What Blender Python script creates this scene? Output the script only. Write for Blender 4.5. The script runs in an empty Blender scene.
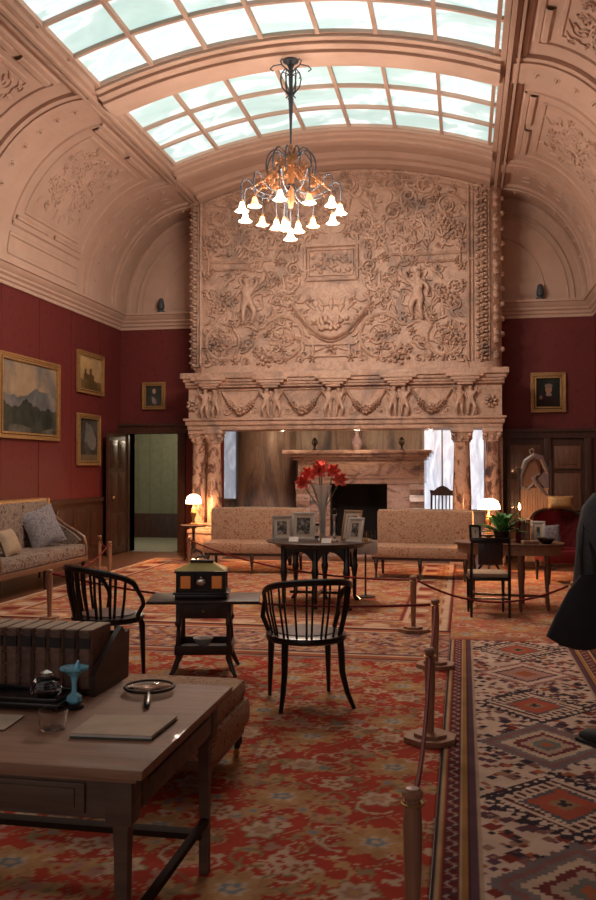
import bpy, bmesh, math, random
import numpy as np
from mathutils import Vector, Matrix, Euler
PI = math.pi
random.seed(7)
C = bpy.context.scene.collection
V = Vector
def R(d): return math.radians(d)

# ------------------------------------------------------------------ materials
def nodes(name):
    m = bpy.data.materials.new(name); m.use_nodes = True
    nt = m.node_tree; b = nt.nodes['Principled BSDF']
    return m, nt, b
def N(nt, t, **kw):
    n = nt.nodes.new(t)
    for k, v in kw.items():
        if hasattr(n, k) and not k.startswith('i_'): setattr(n, k, v)
        else: n.inputs[k.replace('i_', '').replace('_', ' ')].default_value = v
    return n
def ramp(nt, fac, stops, interp='LINEAR'):
    r = nt.nodes.new('ShaderNodeValToRGB'); cr = r.color_ramp; cr.interpolation = interp
    while len(cr.elements) < len(stops): cr.elements.new(0.5)
    for e, (p, c) in zip(cr.elements, stops):
        e.position = p; e.color = (c[0], c[1], c[2], 1)
    nt.links.new(fac, r.inputs[0]); return r.outputs[0]
def coord(nt, scale=(1, 1, 1), rot=(0, 0, 0)):
    tc = nt.nodes.new('ShaderNodeTexCoord'); mp = nt.nodes.new('ShaderNodeMapping')
    mp.inputs['Scale'].default_value = scale; mp.inputs['Rotation'].default_value = rot
    nt.links.new(tc.outputs['Object'], mp.inputs[0]); return mp.outputs[0]
def noise(nt, vec, scale, detail=4, rough=.55, dist=0):
    n = nt.nodes.new('ShaderNodeTexNoise'); n.inputs['Scale'].default_value = scale
    n.inputs['Detail'].default_value = detail; n.inputs['Roughness'].default_value = rough
    n.inputs['Distortion'].default_value = dist
    nt.links.new(vec, n.inputs['Vector']); return n.outputs[0]
def bump(nt, b, h, strength, dist=.01):
    n = nt.nodes.new('ShaderNodeBump'); n.inputs['Strength'].default_value = strength
    n.inputs['Distance'].default_value = dist
    nt.links.new(h, n.inputs['Height']); nt.links.new(n.outputs[0], b.inputs['Normal'])
def plain(name, c, rough=.5, metal=0, c2=None, scale=12, bmp=0, spec=.5, coat=0, stretch=(1, 1, 1)):
    m, nt, b = nodes(name)
    v = coord(nt, stretch); f = noise(nt, v, scale)
    c2 = c2 or tuple(x * .78 for x in c)
    nt.links.new(ramp(nt, f, [(.3, c2), (.7, c)]), b.inputs['Base Color'])
    b.inputs['Roughness'].default_value = rough; b.inputs['Metallic'].default_value = metal
    b.inputs['Specular IOR Level'].default_value = spec; b.inputs['Coat Weight'].default_value = coat
    if bmp: bump(nt, b, f, bmp)
    return m
def wood(name, c, c2, rough=.4, axis=0, scale=5):
    st = [6, 6, 6]; st[axis] = .7
    return plain(name, c, rough, 0, c2, scale, .08, .4, .1, tuple(st))
def marble(name, base, mid, vein, scale=1.2, st=(1, 1, 1), rough=.3, bmp=0):
    m, nt, b = nodes(name)
    v = coord(nt, st)
    f = noise(nt, v, scale, 7, .62, 1.6)
    f2 = noise(nt, v, scale * 2.7, 5, .6, 2.4)
    c1 = ramp(nt, f, [(.34, vein), (.43, mid), (.50, base), (.60, base), (.70, mid)])
    c2 = ramp(nt, f2, [(.40, (1, 1, 1)), (.49, (.72, .66, .62)), (.52, (1, 1, 1))])
    mx = nt.nodes.new('ShaderNodeMix'); mx.data_type = 'RGBA'; mx.blend_type = 'MULTIPLY'
    mx.inputs[0].default_value = .75
    nt.links.new(c1, mx.inputs[6]); nt.links.new(c2, mx.inputs[7])
    nt.links.new(mx.outputs[2], b.inputs['Base Color'])
    b.inputs['Roughness'].default_value = rough
    if bmp:
        f3 = noise(nt, v, 26, 4, .6, 1.2); bump(nt, b, f3, bmp, .02)
    return m
def soften(pts, n=2):
    pts = [V(p) for p in pts]
    for _ in range(n):
        q = [pts[0]]
        for a, b_ in zip(pts[:-1], pts[1:]): q += [a.lerp(b_, .25), a.lerp(b_, .75)]
        pts = q + [pts[-1]]
    return pts
def fabric(name, cols, scale=9, rough=.9):
    m, nt, b = nodes(name)
    v = coord(nt)
    f = noise(nt, v, scale, 3, .6, 2.5)
    n = len(cols); lo, hi = .32, .68
    st = [(lo + (hi - lo) * i / max(1, n - 1), c) for i, c in enumerate(cols)]
    nt.links.new(ramp(nt, f, st, 'CONSTANT' if n > 3 else 'LINEAR'), b.inputs['Base Color'])
    b.inputs['Roughness'].default_value = rough; b.inputs['Specular IOR Level'].default_value = .2
    bump(nt, b, noise(nt, v, 180, 2), .15)
    return m
def emit(name, c, s, rough=.4):
    m, nt, b = nodes(name)
    b.inputs['Base Color'].default_value = (*c, 1); b.inputs['Roughness'].default_value = rough
    b.inputs['Emission Color'].default_value = (*c, 1); b.inputs['Emission Strength'].default_value = s
    return m
def glass(name, c=(1, 1, 1), rough=.03):
    m, nt, b = nodes(name)
    b.inputs['Base Color'].default_value = (*c, 1); b.inputs['Roughness'].default_value = rough
    b.inputs['Transmission Weight'].default_value = 1; b.inputs['IOR'].default_value = 1.3
    return m
def vcol(name, rough=.95, mottled=True):
    m, nt, b = nodes(name)
    a = nt.nodes.new('ShaderNodeVertexColor'); a.layer_name = 'Col'
    v = coord(nt)
    f = noise(nt, v, 5, 5)
    g = ramp(nt, f, [(.3, (.78, .78, .78)), (.7, (1.12, 1.12, 1.12))])
    mx = nt.nodes.new('ShaderNodeMix'); mx.data_type = 'RGBA'; mx.blend_type = 'MULTIPLY'; mx.inputs[0].default_value = 1
    nt.links.new(a.outputs[0], mx.inputs[6]); nt.links.new(g, mx.inputs[7])
    nt.links.new(mx.outputs[2], b.inputs['Base Color'])
    b.inputs['Roughness'].default_value = rough; b.inputs['Specular IOR Level'].default_value = .15
    bump(nt, b, noise(nt, v, 320, 2), .3, .004)
    return m

def damask(name, c, c2):
    m, nt, b = nodes(name)
    v = coord(nt)
    vo = nt.nodes.new('ShaderNodeTexVoronoi'); vo.inputs['Scale'].default_value = 5.5
    nt.links.new(v, vo.inputs['Vector'])
    f = noise(nt, vo.outputs['Distance'], 3.2, 4, .6, 3)
    w = nt.nodes.new('ShaderNodeTexWave'); w.wave_type = 'BANDS'; w.bands_direction = 'DIAGONAL'
    w.inputs['Scale'].default_value = .42; nt.links.new(v, w.inputs['Vector'])
    nt.links.new(ramp(nt, f, [(.42, c), (.55, c2)]), b.inputs['Base Color'])
    b.inputs['Roughness'].default_value = .6; b.inputs['Specular IOR Level'].default_value = .35
    bump(nt, b, f, .15)
    return m

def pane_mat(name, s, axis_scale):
    # translucent reeded glass lit by daylight above: fine reeds and streaks of light painted into the emission
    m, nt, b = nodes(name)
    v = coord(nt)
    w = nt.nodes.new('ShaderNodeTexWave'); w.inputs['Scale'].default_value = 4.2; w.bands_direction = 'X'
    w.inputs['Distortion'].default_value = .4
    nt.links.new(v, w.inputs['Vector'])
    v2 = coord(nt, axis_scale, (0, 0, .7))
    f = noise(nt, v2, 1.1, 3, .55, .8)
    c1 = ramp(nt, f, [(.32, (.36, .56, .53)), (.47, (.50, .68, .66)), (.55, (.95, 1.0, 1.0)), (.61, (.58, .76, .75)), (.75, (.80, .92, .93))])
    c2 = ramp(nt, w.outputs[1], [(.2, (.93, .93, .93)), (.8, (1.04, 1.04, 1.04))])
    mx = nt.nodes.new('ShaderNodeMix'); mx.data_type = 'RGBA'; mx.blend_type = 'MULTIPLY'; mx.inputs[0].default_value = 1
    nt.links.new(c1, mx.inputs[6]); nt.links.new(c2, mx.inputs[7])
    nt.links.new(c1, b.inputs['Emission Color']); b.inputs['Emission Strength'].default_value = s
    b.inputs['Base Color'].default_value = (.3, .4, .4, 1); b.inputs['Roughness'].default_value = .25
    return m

M = {}
M['plaster'] = plain('plaster', (.56, .395, .31), .8, 0, (.50, .35, .27), 3, .1, .2)
M['marble_red'] = marble('carved_marble', (.57, .385, .285), (.46, .305, .225), (.33, .235, .19), 1.3, rough=.42, bmp=.55)
M['marble_shaft'] = marble('column_marble', (.56, .36, .26), (.28, .13, .09), (.10, .07, .065), 4.5, (1, 1, .6), .2)
M['onyx'] = marble('onyx_wall', (.46, .37, .32), (.31, .25, .23), (.12, .12, .155), 1.1, (2.2, 2.2, .32), .35)
M['onyx_pale'] = marble('onyx_mantel', (.50, .39, .36), (.32, .22, .205), (.17, .155, .20), 2.4, (.8, 1, 1.8), .2)
M['damask'] = damask('red_damask', (.115, .019, .018), (.155, .025, .023))
M['panel'] = wood('panelling', (.085, .035, .02), (.045, .018, .012), .4, 2)
M['darkwood'] = wood('dark_wood', (.055, .028, .02), (.03, .016, .012), .45, 2)
M['black'] = wood('ebonised_wood', (.014, .010, .009), (.008, .006, .006), .3, 2)
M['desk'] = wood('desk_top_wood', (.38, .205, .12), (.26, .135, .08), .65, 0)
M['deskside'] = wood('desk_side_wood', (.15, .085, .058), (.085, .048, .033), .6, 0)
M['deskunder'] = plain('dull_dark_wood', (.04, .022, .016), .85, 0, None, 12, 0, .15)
M['midwood'] = wood('mid_wood', (.22, .11, .065), (.13, .06, .035), .4, 2)
M['oak'] = wood('pale_oak', (.38, .23, .14), (.27, .15, .09), .5, 2)
M['floorwood'] = wood('floor_boards', (.19, .075, .035), (.11, .04, .02), .35, 1)
M['goldframe'] = plain('gilt_frame', (.50, .30, .12), .45, .35, (.34, .19, .07), 30, .5)
M['brass'] = plain('brass', (.55, .36, .13), .35, .8)
M['copper'] = plain('copper_leaf', (.42, .19, .08), .5, .5)
M['iron'] = plain('blue_grey_iron', (.075, .09, .11), .6, .3)
M['silver'] = plain('silver', (.65, .62, .58), .25, .9)
M['settee'] = fabric('settee_fabric', [(.26, .09, .06), (.40, .26, .17), (.44, .30, .20), (.29, .12, .08), (.43, .29, .2)], 15)
M['sofa'] = fabric('sofa_fabric', [(.12, .045, .04), (.22, .17, .14), (.30, .24, .19), (.12, .10, .11), (.31, .25, .20)], 8)
M['cushion'] = fabric('cushion_fabric', [(.13, .13, .17), (.27, .25, .25), (.16, .16, .20), (.30, .27, .25)], 9)
M['redvelvet'] = plain('red_velvet', (.16, .012, .016), .65, 0, (.13, .007, .008), 8, .1, .3)
M['rope'] = plain('red_rope', (.17, .012, .012), .7, 0, None, 60, .3, .2)
M['post'] = wood('post_wood', (.40, .21, .13), (.29, .14, .08), .4, 2)
M['coat'] = fabric('charcoal_cloth', [(.10, .105, .11), (.14, .145, .15)], 30)
M['bag'] = plain('black_cloth', (.028, .029, .032), .8)
M['jeans'] = plain('blue_grey_denim', (.045, .055, .075), .85)
M['skin'] = plain('skin', (.55, .32, .22), .5)
M['hair'] = plain('brown_hair', (.06, .035, .02), .6)
M['paper'] = plain('paper', (.66, .55, .43), .8)
M['folder'] = plain('folder_card', (.58, .44, .31), .75)
M['foldergreen'] = plain('folder_edge', (.06, .08, .06), .6)
M['white'] = plain('white_card', (.66, .60, .55), .6)
M['photo'] = fabric('photograph_print', [(.06, .055, .05), (.18, .16, .14), (.35, .31, .27), (.10, .09, .085)], 9, .4)
M['glass'] = glass('clear_glass')
M['vaseglass'] = glass('frosty_vase_glass', (.9, .92, .92), .12); M['vaseglass'].node_tree.nodes['Principled BSDF'].inputs['Transmission Weight'].default_value = .72
M['blueglass'] = plain('blue_opaline_glass', (.22, .62, .80), .2, 0, (.17, .52, .70), 6, 0, .7, .6)
M['green'] = plain('leaf_green', (.10, .28, .07), .5, 0, (.06, .18, .05), 20)
M['stem'] = plain('stem_green', (.12, .22, .07), .5)
M['petal'] = plain('red_petal', (.85, .13, .09), .5, 0, (.75, .09, .06), 20)
M['soot'] = plain('sooty_firebox', (.012, .010, .010), .85)
M['bronze'] = plain('dark_bronze', (.05, .04, .03), .35, .7)
M['book1'] = plain('brown_leather', (.24, .13, .09), .6, 0, (.15, .08, .055), 25, .2)
M['book2'] = plain('dark_leather', (.17, .09, .065), .6, 0, (.10, .055, .04), 25, .2)
M['label'] = plain('dark_spine_label', (.02, .012, .01), .5)
M['amber'] = emit('amber_glass_panel', (.70, .20, .04), .12)
M['yellowglass'] = plain('yellow_glass', (.62, .46, .09), .3)
M['corridor'] = plain('corridor_green_paint', (.20, .20, .13), .7)
M['corridorfloor'] = plain('corridor_stone', (.30, .29, .22), .6)
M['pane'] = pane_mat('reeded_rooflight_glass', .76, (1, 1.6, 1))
M['shade'] = emit('lit_glass_shade', (1, .70, .42), 6)
M['shadedim'] = emit('frosted_glass_shade', (1, .48, .22), 1.3)
M['lampshade'] = emit('lit_lamp_shade', (1, .72, .45), 9)
M['bulb'] = emit('lit_bulb', (1, .62, .25), 25)
M['silverpaint'] = plain('silvered_frame', (.42, .38, .33), .35, .3)
M['ceramic'] = plain('porcelain', (.45, .36, .34), .15, 0, (.16, .13, .22), 18)
M['cane'] = plain('pale_seat_cloth', (.40, .30, .20), .8)

# ------------------------------------------------------------------ mesh builder
class MB:
    def __init__(s): s.bm = bmesh.new()
    def box(s, lo, hi, bev=0, mat=None):
        lo = V(lo); hi = V(hi); c = (lo + hi) / 2; d = hi - lo
        m = Matrix.Translation(c) @ Matrix.Diagonal((d.x, d.y, d.z, 1))
        if mat: m = mat @ m
        r = bmesh.ops.create_cube(s.bm, size=1, matrix=m)
        if bev:
            es = list({e for v in r['verts'] for e in v.link_edges})
            bmesh.ops.bevel(s.bm, geom=es, offset=bev, segments=2, affect='EDGES', profile=.6)
        return s
    def ball(s, c, r, sc=(1, 1, 1), seg=12, mat=None):
        m = Matrix.Translation(V(c)) @ Matrix.Diagonal((r * sc[0], r * sc[1], r * sc[2], 1))
        if mat: m = mat @ m
        bmesh.ops.create_uvsphere(s.bm, u_segments=seg, v_segments=max(5, seg // 2 + 1), radius=1, matrix=m); return s
    def tube(s, pts, rad, seg=8, closed=False, cap=True, sq=None):
        pts = [V(p) for p in pts]; n = len(pts)
        if not hasattr(rad, '__len__'): rad = [rad] * n
        rings = []; up = None
        for i in range(n):
            if closed: t = pts[(i + 1) % n] - pts[(i - 1) % n]
            else: t = pts[min(i + 1, n - 1)] - pts[max(i - 1, 0)]
            t.normalize()
            if up is None:
                up = V((0, 0, 1)) if abs(t.z) < .9 else V((1, 0, 0))
            a = t.cross(up)
            if a.length < 1e-4: a = t.orthogonal()
            a.normalize(); b = a.cross(t); up = b
            ring = []
            for k in range(seg):
                g = 2 * PI * (k + .5) / seg
                x = math.cos(g) * rad[i]; y = math.sin(g) * rad[i]
                if sq: x *= sq[0]; y *= sq[1]
                ring.append(s.bm.verts.new(pts[i] + a * x + b * y))
            rings.append(ring)
        m = n if closed else n - 1
        for i in range(m):
            A = rings[i]; B = rings[(i + 1) % n]
            for k in range(seg):
                s.bm.faces.new((A[k], A[(k + 1) % seg], B[(k + 1) % seg], B[k]))
        if cap and not closed:
            s.bm.faces.new(rings[0][::-1]); s.bm.faces.new(rings[-1])
        return s
    def bar(s, a, b, w, h=None, bev=0):
        a = V(a); b = V(b); d = b - a; L = d.length; h = h or w
        q = d.to_track_quat('X', 'Z').to_matrix().to_4x4()
        m = Matrix.Translation((a + b) / 2) @ q
        s.box((-L / 2, -w / 2, -h / 2), (L / 2, w / 2, h / 2), bev, m); return s
    def lathe(s, prof, c=(0, 0, 0), seg=24, mat=None, wob=None):
        rings = []
        for r, z in prof:
            ring = []
            for k in range(seg):
                a = 2 * PI * k / seg; rr = max(r, 1e-4)
                if wob: rr *= 1 + wob[0] * math.cos(wob[1] * a) * (1 if r > wob[2] else 0)
                p = V((rr * math.cos(a), rr * math.sin(a), z))
                if mat: p = mat @ p
                ring.append(s.bm.verts.new(p + V(c)))
            rings.append(ring)
        for i in range(len(rings) - 1):
            A, B = rings[i], rings[i + 1]
            for k in range(seg):
                s.bm.faces.new((A[k], A[(k + 1) % seg], B[(k + 1) % seg], B[k]))
        if prof[0][0] > 1e-3: s.bm.faces.new(rings[0][::-1])
        if prof[-1][0] > 1e-3: s.bm.faces.new(rings[-1])
        return s
    def prism(s, poly, lo, hi, plane='XZ', mat=None):
        # poly 2D points; extruded along remaining axis from lo to hi
        def P(u, v, w):
            p = {'XZ': V((u, w, v)), 'YZ': V((w, u, v)), 'XY': V((u, v, w))}[plane]
            return mat @ p if mat else p
        A = [s.bm.verts.new(P(u, v, lo)) for u, v in poly]; B = [s.bm.verts.new(P(u, v, hi)) for u, v in poly]
        n = len(poly)
        s.bm.faces.new(A); s.bm.faces.new(B[::-1])
        for i in range(n): s.bm.faces.new((A[i], B[i], B[(i + 1) % n], A[(i + 1) % n]))
        return s
    def quad(s, *p):
        s.bm.faces.new([s.bm.verts.new(V(q)) for q in p]); return s
    def grid(s, fn, us, vs):
        g = [[s.bm.verts.new(fn(u, v)) for v in vs] for u in us]
        for i in range(len(us) - 1):
            for j in range(len(vs) - 1):
                s.bm.faces.new((g[i][j], g[i + 1][j], g[i + 1][j + 1], g[i][j + 1]))
        return s
    def add(s, me, mat=None):
        n = len(s.bm.verts); s.bm.from_mesh(me)
        if mat:
            s.bm.verts.ensure_lookup_table()
            for v in s.bm.verts[n:]: v.co = mat @ v.co
        return s
    def build(s, name, mat, parent=None, smooth=30, keep=False):
        bmesh.ops.recalc_face_normals(s.bm, faces=s.bm.faces)
        me = bpy.data.meshes.new(name); s.bm.to_mesh(me)
        if not keep: s.bm.free()
        me.materials.append(mat)
        if smooth is not None:
            me.shade_smooth()
            me.set_sharp_from_angle(angle=R(smooth))
        o = bpy.data.objects.new(name, me); C.objects.link(o)
        if parent: o.parent = parent
        return o

def thing(name, label, cat, loc=(0, 0, 0), rz=0, group=None):
    o = bpy.data.objects.new(name, None); C.objects.link(o); o.empty_display_size = .1
    o.location = loc; o.rotation_euler = (0, 0, rz)
    return tag(o, label, cat, group)
def tag(o, label, cat, group=None):
    o['label'] = label; o['category'] = cat
    if group: o['group'] = group
    return o
def struct(o): o['kind'] = 'structure'; return o
def copy_tree(o, parent=None):
    c = o.copy(); C.objects.link(c)
    if parent: c.parent = parent
    for ch in list(o.children): copy_tree(ch, c)
    return c
def light(name, loc, energy, color, rad=.08, parent=None):
    l = bpy.data.lights.new(name, 'POINT'); l.energy = energy; l.color = color; l.shadow_soft_size = rad
    o = bpy.data.objects.new(name, l); C.objects.link(o); o.location = loc
    if parent: o.parent = parent
    return o

# relief carving on any surface S(u, v, h)
class Relief(MB):
    def __init__(s, S): super().__init__(); s.S = S
    def bead(s, pts, w, h, seg=5):
        n = len(pts)
        if n < 2: return s
        W = w if hasattr(w, '__len__') else [w] * n
        H = h if hasattr(h, '__len__') else [h] * n
        rows = []
        for i in range(n):
            a = pts[max(i - 1, 0)]; b = pts[min(i + 1, n - 1)]
            t = V((b[0] - a[0], b[1] - a[1]));
            if t.length < 1e-6: t = V((1, 0))
            t.normalize(); nn = V((-t.y, t.x))
            row = []
            for k in range(seg):
                g = PI * k / (seg - 1)
                q = V(pts[i]) + nn * (math.cos(g) * W[i] / 2)
                row.append(s.bm.verts.new(s.S(q.x, q.y, math.sin(g) * H[i] - .004)))
            rows.append(row)
        for i in range(n - 1):
            for k in range(seg - 1):
                s.bm.faces.new((rows[i][k], rows[i][k + 1], rows[i + 1][k + 1], rows[i + 1][k]))
        return s
    def spiral(s, u, v, r, turns=1.6, a0=0, d=1, w=.05, h=.04, tail=True):
        pts = []; n = int(16 * turns) + 4; ws = []; hs = []
        for i in range(n):
            t = i / (n - 1); a = a0 + d * t * turns * 2 * PI; rr = r * (1 - .88 * t)
            pts.append((u + rr * math.cos(a), v + rr * math.sin(a)))
            ws.append(w * (1 - .5 * t)); hs.append(h * (.7 + .3 * math.sin(t * PI)))
        s.bead(pts, ws, hs, 4); s.blob(u, v, r * .2, h * 1.3)
        return s
    def blob(s, u, v, r, h, sc=(1, 1), ang=0, n=8):
        c = s.bm.verts.new(s.S(u, v, h)); prev = None
        rings = []
        ca, sa = math.cos(ang), math.sin(ang)
        for rr, hh in ((.6, .8), (1, -.1)):
            ring = []
            for k in range(n):
                g = 2 * PI * k / n; x = math.cos(g) * r * rr * sc[0]; y = math.sin(g) * r * rr * sc[1]
                ring.append(s.bm.verts.new(s.S(u + x * ca - y * sa, v + x * sa + y * ca, h * hh)))
            rings.append(ring)
        for k in range(n):
            s.bm.faces.new((c, rings[0][k], rings[0][(k + 1) % n]))
            s.bm.faces.new((rings[0][k], rings[1][k], rings[1][(k + 1) % n], rings[0][(k + 1) % n]))
        return s
    def flower(s, u, v, r, h, p=6):
        for k in range(p):
            a = 2 * PI * k / p + .3
            s.blob(u + .62 * r * math.cos(a), v + .62 * r * math.sin(a), r * .4, h * .8, (1.1, .75), a, 6)
        s.blob(u, v, r * .3, h * 1.2, n=6); return s
    def leaf(s, u, v, ang, L, w, h, curl=.8):
        pts = []; ws = []; hs = []
        x, y, a = u, v, ang; n = 9
        for i in range(n):
            t = i / (n - 1); pts.append((x, y)); ws.append(w * (math.sin(PI * min(1, t * .85 + .1)) + .08)); hs.append(h * (1 - .5 * t))
            x += math.cos(a) * L / n; y += math.sin(a) * L / n; a += curl / n
        return s.bead(pts, ws, hs, 4)
    def rect(s, u0, v0, u1, v1, w, h):
        for a, b in (((u0, v0), (u1, v0)), ((u1, v0), (u1, v1)), ((u1, v1), (u0, v1)), ((u0, v1), (u0, v0))):
            k = 14; s.bead([(a[0] + (b[0] - a[0]) * i / k, a[1] + (b[1] - a[1]) * i / k) for i in range(k + 1)], w, h, 4)
        return s
    def acanthus(s, u, v, ang, L, h, d=1):
        # a winding stem that throws leaves to both sides and ends in a scroll
        x, y, a = u, v, ang; pts = []
        for i in range(14):
            pts.append((x, y)); x += math.cos(a) * L / 14; y += math.sin(a) * L / 14; a += d * (.02 + i * .022)
            if i % 3 == 1:
                s.leaf(x, y, a + .9, L * .22, L * .07, h, -1.4); s.leaf(x, y, a - .9, L * .22, L * .07, h, 1.4)
        s.bead(pts, [.045] * 14, [h * .8] * 14, 4)
        r = L * .2; cx = x + math.cos(a + d * PI / 2) * r; cy = y + math.sin(a + d * PI / 2) * r
        s.spiral(cx, cy, r, 1.5, a - d * PI / 2, d, .05, h)
        s.flower(cx, cy, r * .5, h)
        return s

def skinned(verts, edges, sub=1, name='figure'):
    me = bpy.data.meshes.new(name); me.from_pydata([v[0] for v in verts], edges, [])
    o = bpy.data.objects.new(name, me); C.objects.link(o)
    md = o.modifiers.new('s', 'SKIN'); md.use_smooth_shade = True
    lay = me.skin_vertices[0].data if me.skin_vertices else None
    if lay is None:
        bm = bmesh.new(); bm.from_mesh(me); bm.verts.layers.skin.verify(); bm.to_mesh(me); bm.free()
        lay = me.skin_vertices[0].data
    for i, v in enumerate(verts):
        r = v[1]; lay[i].radius = (r, r) if not hasattr(r, '__len__') else r
        lay[i].use_root = (i == 0)
    sb = o.modifiers.new('b', 'SUBSURF'); sb.levels = sub; sb.render_levels = sub
    dg = bpy.context.evaluated_depsgraph_get(); dg.update()
    out = bpy.data.meshes.new_from_object(o.evaluated_get(dg))
    bpy.data.objects.remove(o); out.name = name
    return out

# ------------------------------------------------------------------ room
XL, XR, YB, YF = -6.5, 2.24, 16.0, -3.0
ZC0, ZC1 = 4.24, 4.54            # cornice
SL, SR = -4.58, .44              # skylight edges
CX = (SL + SR) / 2
def zs(x): return 6.42 + .45 * (1 - ((x - CX) / ((SR - SL) / 2)) ** 2)
DL, DR, DT = -6.30, -5.32, 2.25  # rear left doorway
# floor
struct(MB().box((XL - .3, YF, -.12), (XR + .3, YB, 0)).build('floor', M['floorwood']))
wl = struct(MB().box((XL - .2, YF, 0), (XL, YB + .2, ZC0 + .6)).build('wall_left', M['damask']))
wr = struct(MB().box((XR, YF, 0), (XR + .2, YB + .2, ZC0 + .6)).build('wall_right', M['damask']))
struct(MB().box((XL - .2, YF - .2, 0), (XR + .2, YF, 7.2)).build('wall_front', M['damask']))
b = MB()
b.box((XL, YB, 0), (DL, YB + .25, ZC0 + .1)); b.box((DR, YB, 0), (-4.5, YB + .25, ZC0 + .1)); b.box((DL, YB, DT), (DR, YB + .25, ZC0 + .1))
b.box((.35, YB, 0), (XR, YB + .25, ZC0 + .1))
wb = struct(b.build('wall_back', M['damask']))
struct(MB().box((XL - .2, YB, ZC0), (XR + .2, YB + .25, 7.4)).build('wall_back_lunette', M['plaster']))
# seams of the hung damask
b = MB()
for y in (9.2, 10.4, 11.55, 12.7, 13.85, 15.0): b.box((XL, y - .006, 1.1), (XL + .006, y + .006, ZC0))
b.build('fabric_seam', M['damask'], wl)
# cornice mouldings
prof = [(0, 0), (.03, 0), (.03, .05), (.06, .07), (.06, .11), (.10, .14), (.10, .17), (.15, .21), (.17, .25), (.20, .26), (.20, .30), (0, .30)]
def cornice(x0, sgn, name):
    poly = [(x0 + sgn * p, ZC0 + q) for p, q in prof]
    struct(MB().prism(poly, YF, YB, 'XZ').build(name, M['plaster']))
cornice(XL, 1, 'trim_1'); cornice(XR, -1, 'trim_2')
for i, (a, c_) in enumerate(((XL + .02, -4.7), (.5, XR - .02))):
    poly = [(YB - p, ZC0 + q) for p, q in prof]
    struct(MB().prism(poly, a, c_, 'YZ').build('trim_%d' % (3 + i), M['plaster']))
# coves
CA = 1.72; CB = 6.42 - ZC1
def coveS(side):
    x0 = XL + .12 if side < 0 else XR - .12
    x1 = -4.72 if side < 0 else .58
    a = x1 - x0
    def S(y, t, h):    # t 0..1 from cornice to skylight kerb
        g = t * PI / 2
        x = x0 + a * (1 - math.cos(g)); z = ZC1 + CB * math.sin(g)
        n = V((math.copysign(math.cos(g) / abs(a), a), 0, -math.sin(g) / CB)).normalized()
        return V((x, y, z)) + n * h
    return S
b = MB()
for sd in (-1, 1):
    S = coveS(sd)
    b.grid(lambda t, y: S(y, t, 0), [i / 28 for i in range(29)], [YF, 3, 6, 9, 12, 14, YB])
    x = -4.72 if sd < 0 else .58; x2 = SL - .02 if sd < 0 else SR + .02
    b.quad((x, YF, 6.42), (x2, YF, 6.42), (x2, YB, 6.42), (x, YB, 6.42))
# solid barrel parts between and beyond the rooflight bays
BAYS = [(5.0, 7.3), (8.1, 10.4), (11.2, 13.38)]
gaps = [(YF, 5.0), (7.3, 8.1), (10.4, 11.2), (13.38, YB)]
xs = [SL - .02 + (SR - SL + .04) * i / 28 for i in range(29)]
for y0, y1 in gaps:
    b.grid(lambda x, y: V((x, y, zs(x) + .04)), xs, [y0, (y0 + y1) / 2, y1])
ceil = struct(b.build('ceiling', M['plaster']))
struct(MB().box((XL - .3, YF - .2, 7.35), (XR + .3, YB + .3, 7.45)).build('ceiling_roof_deck', M['plaster']))
# transverse ribs under the barrel
def archband(b, y0, y1, drop, x0=SL, x1=SR, th=.12):
    n = 28; pr = []
    for i in range(n + 1):
        x = x0 + (x1 - x0) * i / n; z = zs(x) - drop
        pr.append((x, z))
    pr += [(x, z + th + drop) for x, z in reversed(pr)]
    # extrude strip by strip to stay convex
    for i in range(n):
        (xa, za), (xb, zb) = pr[i], pr[i + 1]
        b.prism([(xa, za), (xb, zb), (xb, zb + th + drop), (xa, za + th + drop)], y0, y1, 'XZ')
b = MB()
for y0, y1 in ((7.3, 8.1), (10.4, 11.2), (13.38, 14.0), (4.6, 5.0)):
    archband(b, y0, y1, .05); archband(b, y0 + .1, y1 - .1, .09); archband(b, y0 + .24, y1 - .24, .13)
archband(b, 14.55, 14.98, .06); archband(b, 14.7, 14.98, .12)
b.build('transverse_rib', M['plaster'], ceil)
# long mouldings beside the rooflight
b = MB()
for sgn, x in ((-1, SL), (1, SR)):
    for off, w, d in ((.0, .06, .05), (.07, .05, .10), (.13, .04, .06), (.185, .03, .09), (.24, .05, .04)):
        xa = x + sgn * off; xb = xa + sgn * w
        b.box((min(xa, xb), YF, 6.42 - d), (max(xa, xb), YB, 6.46))
b.build('kerb_moulding', M['plaster'], ceil)
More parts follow.
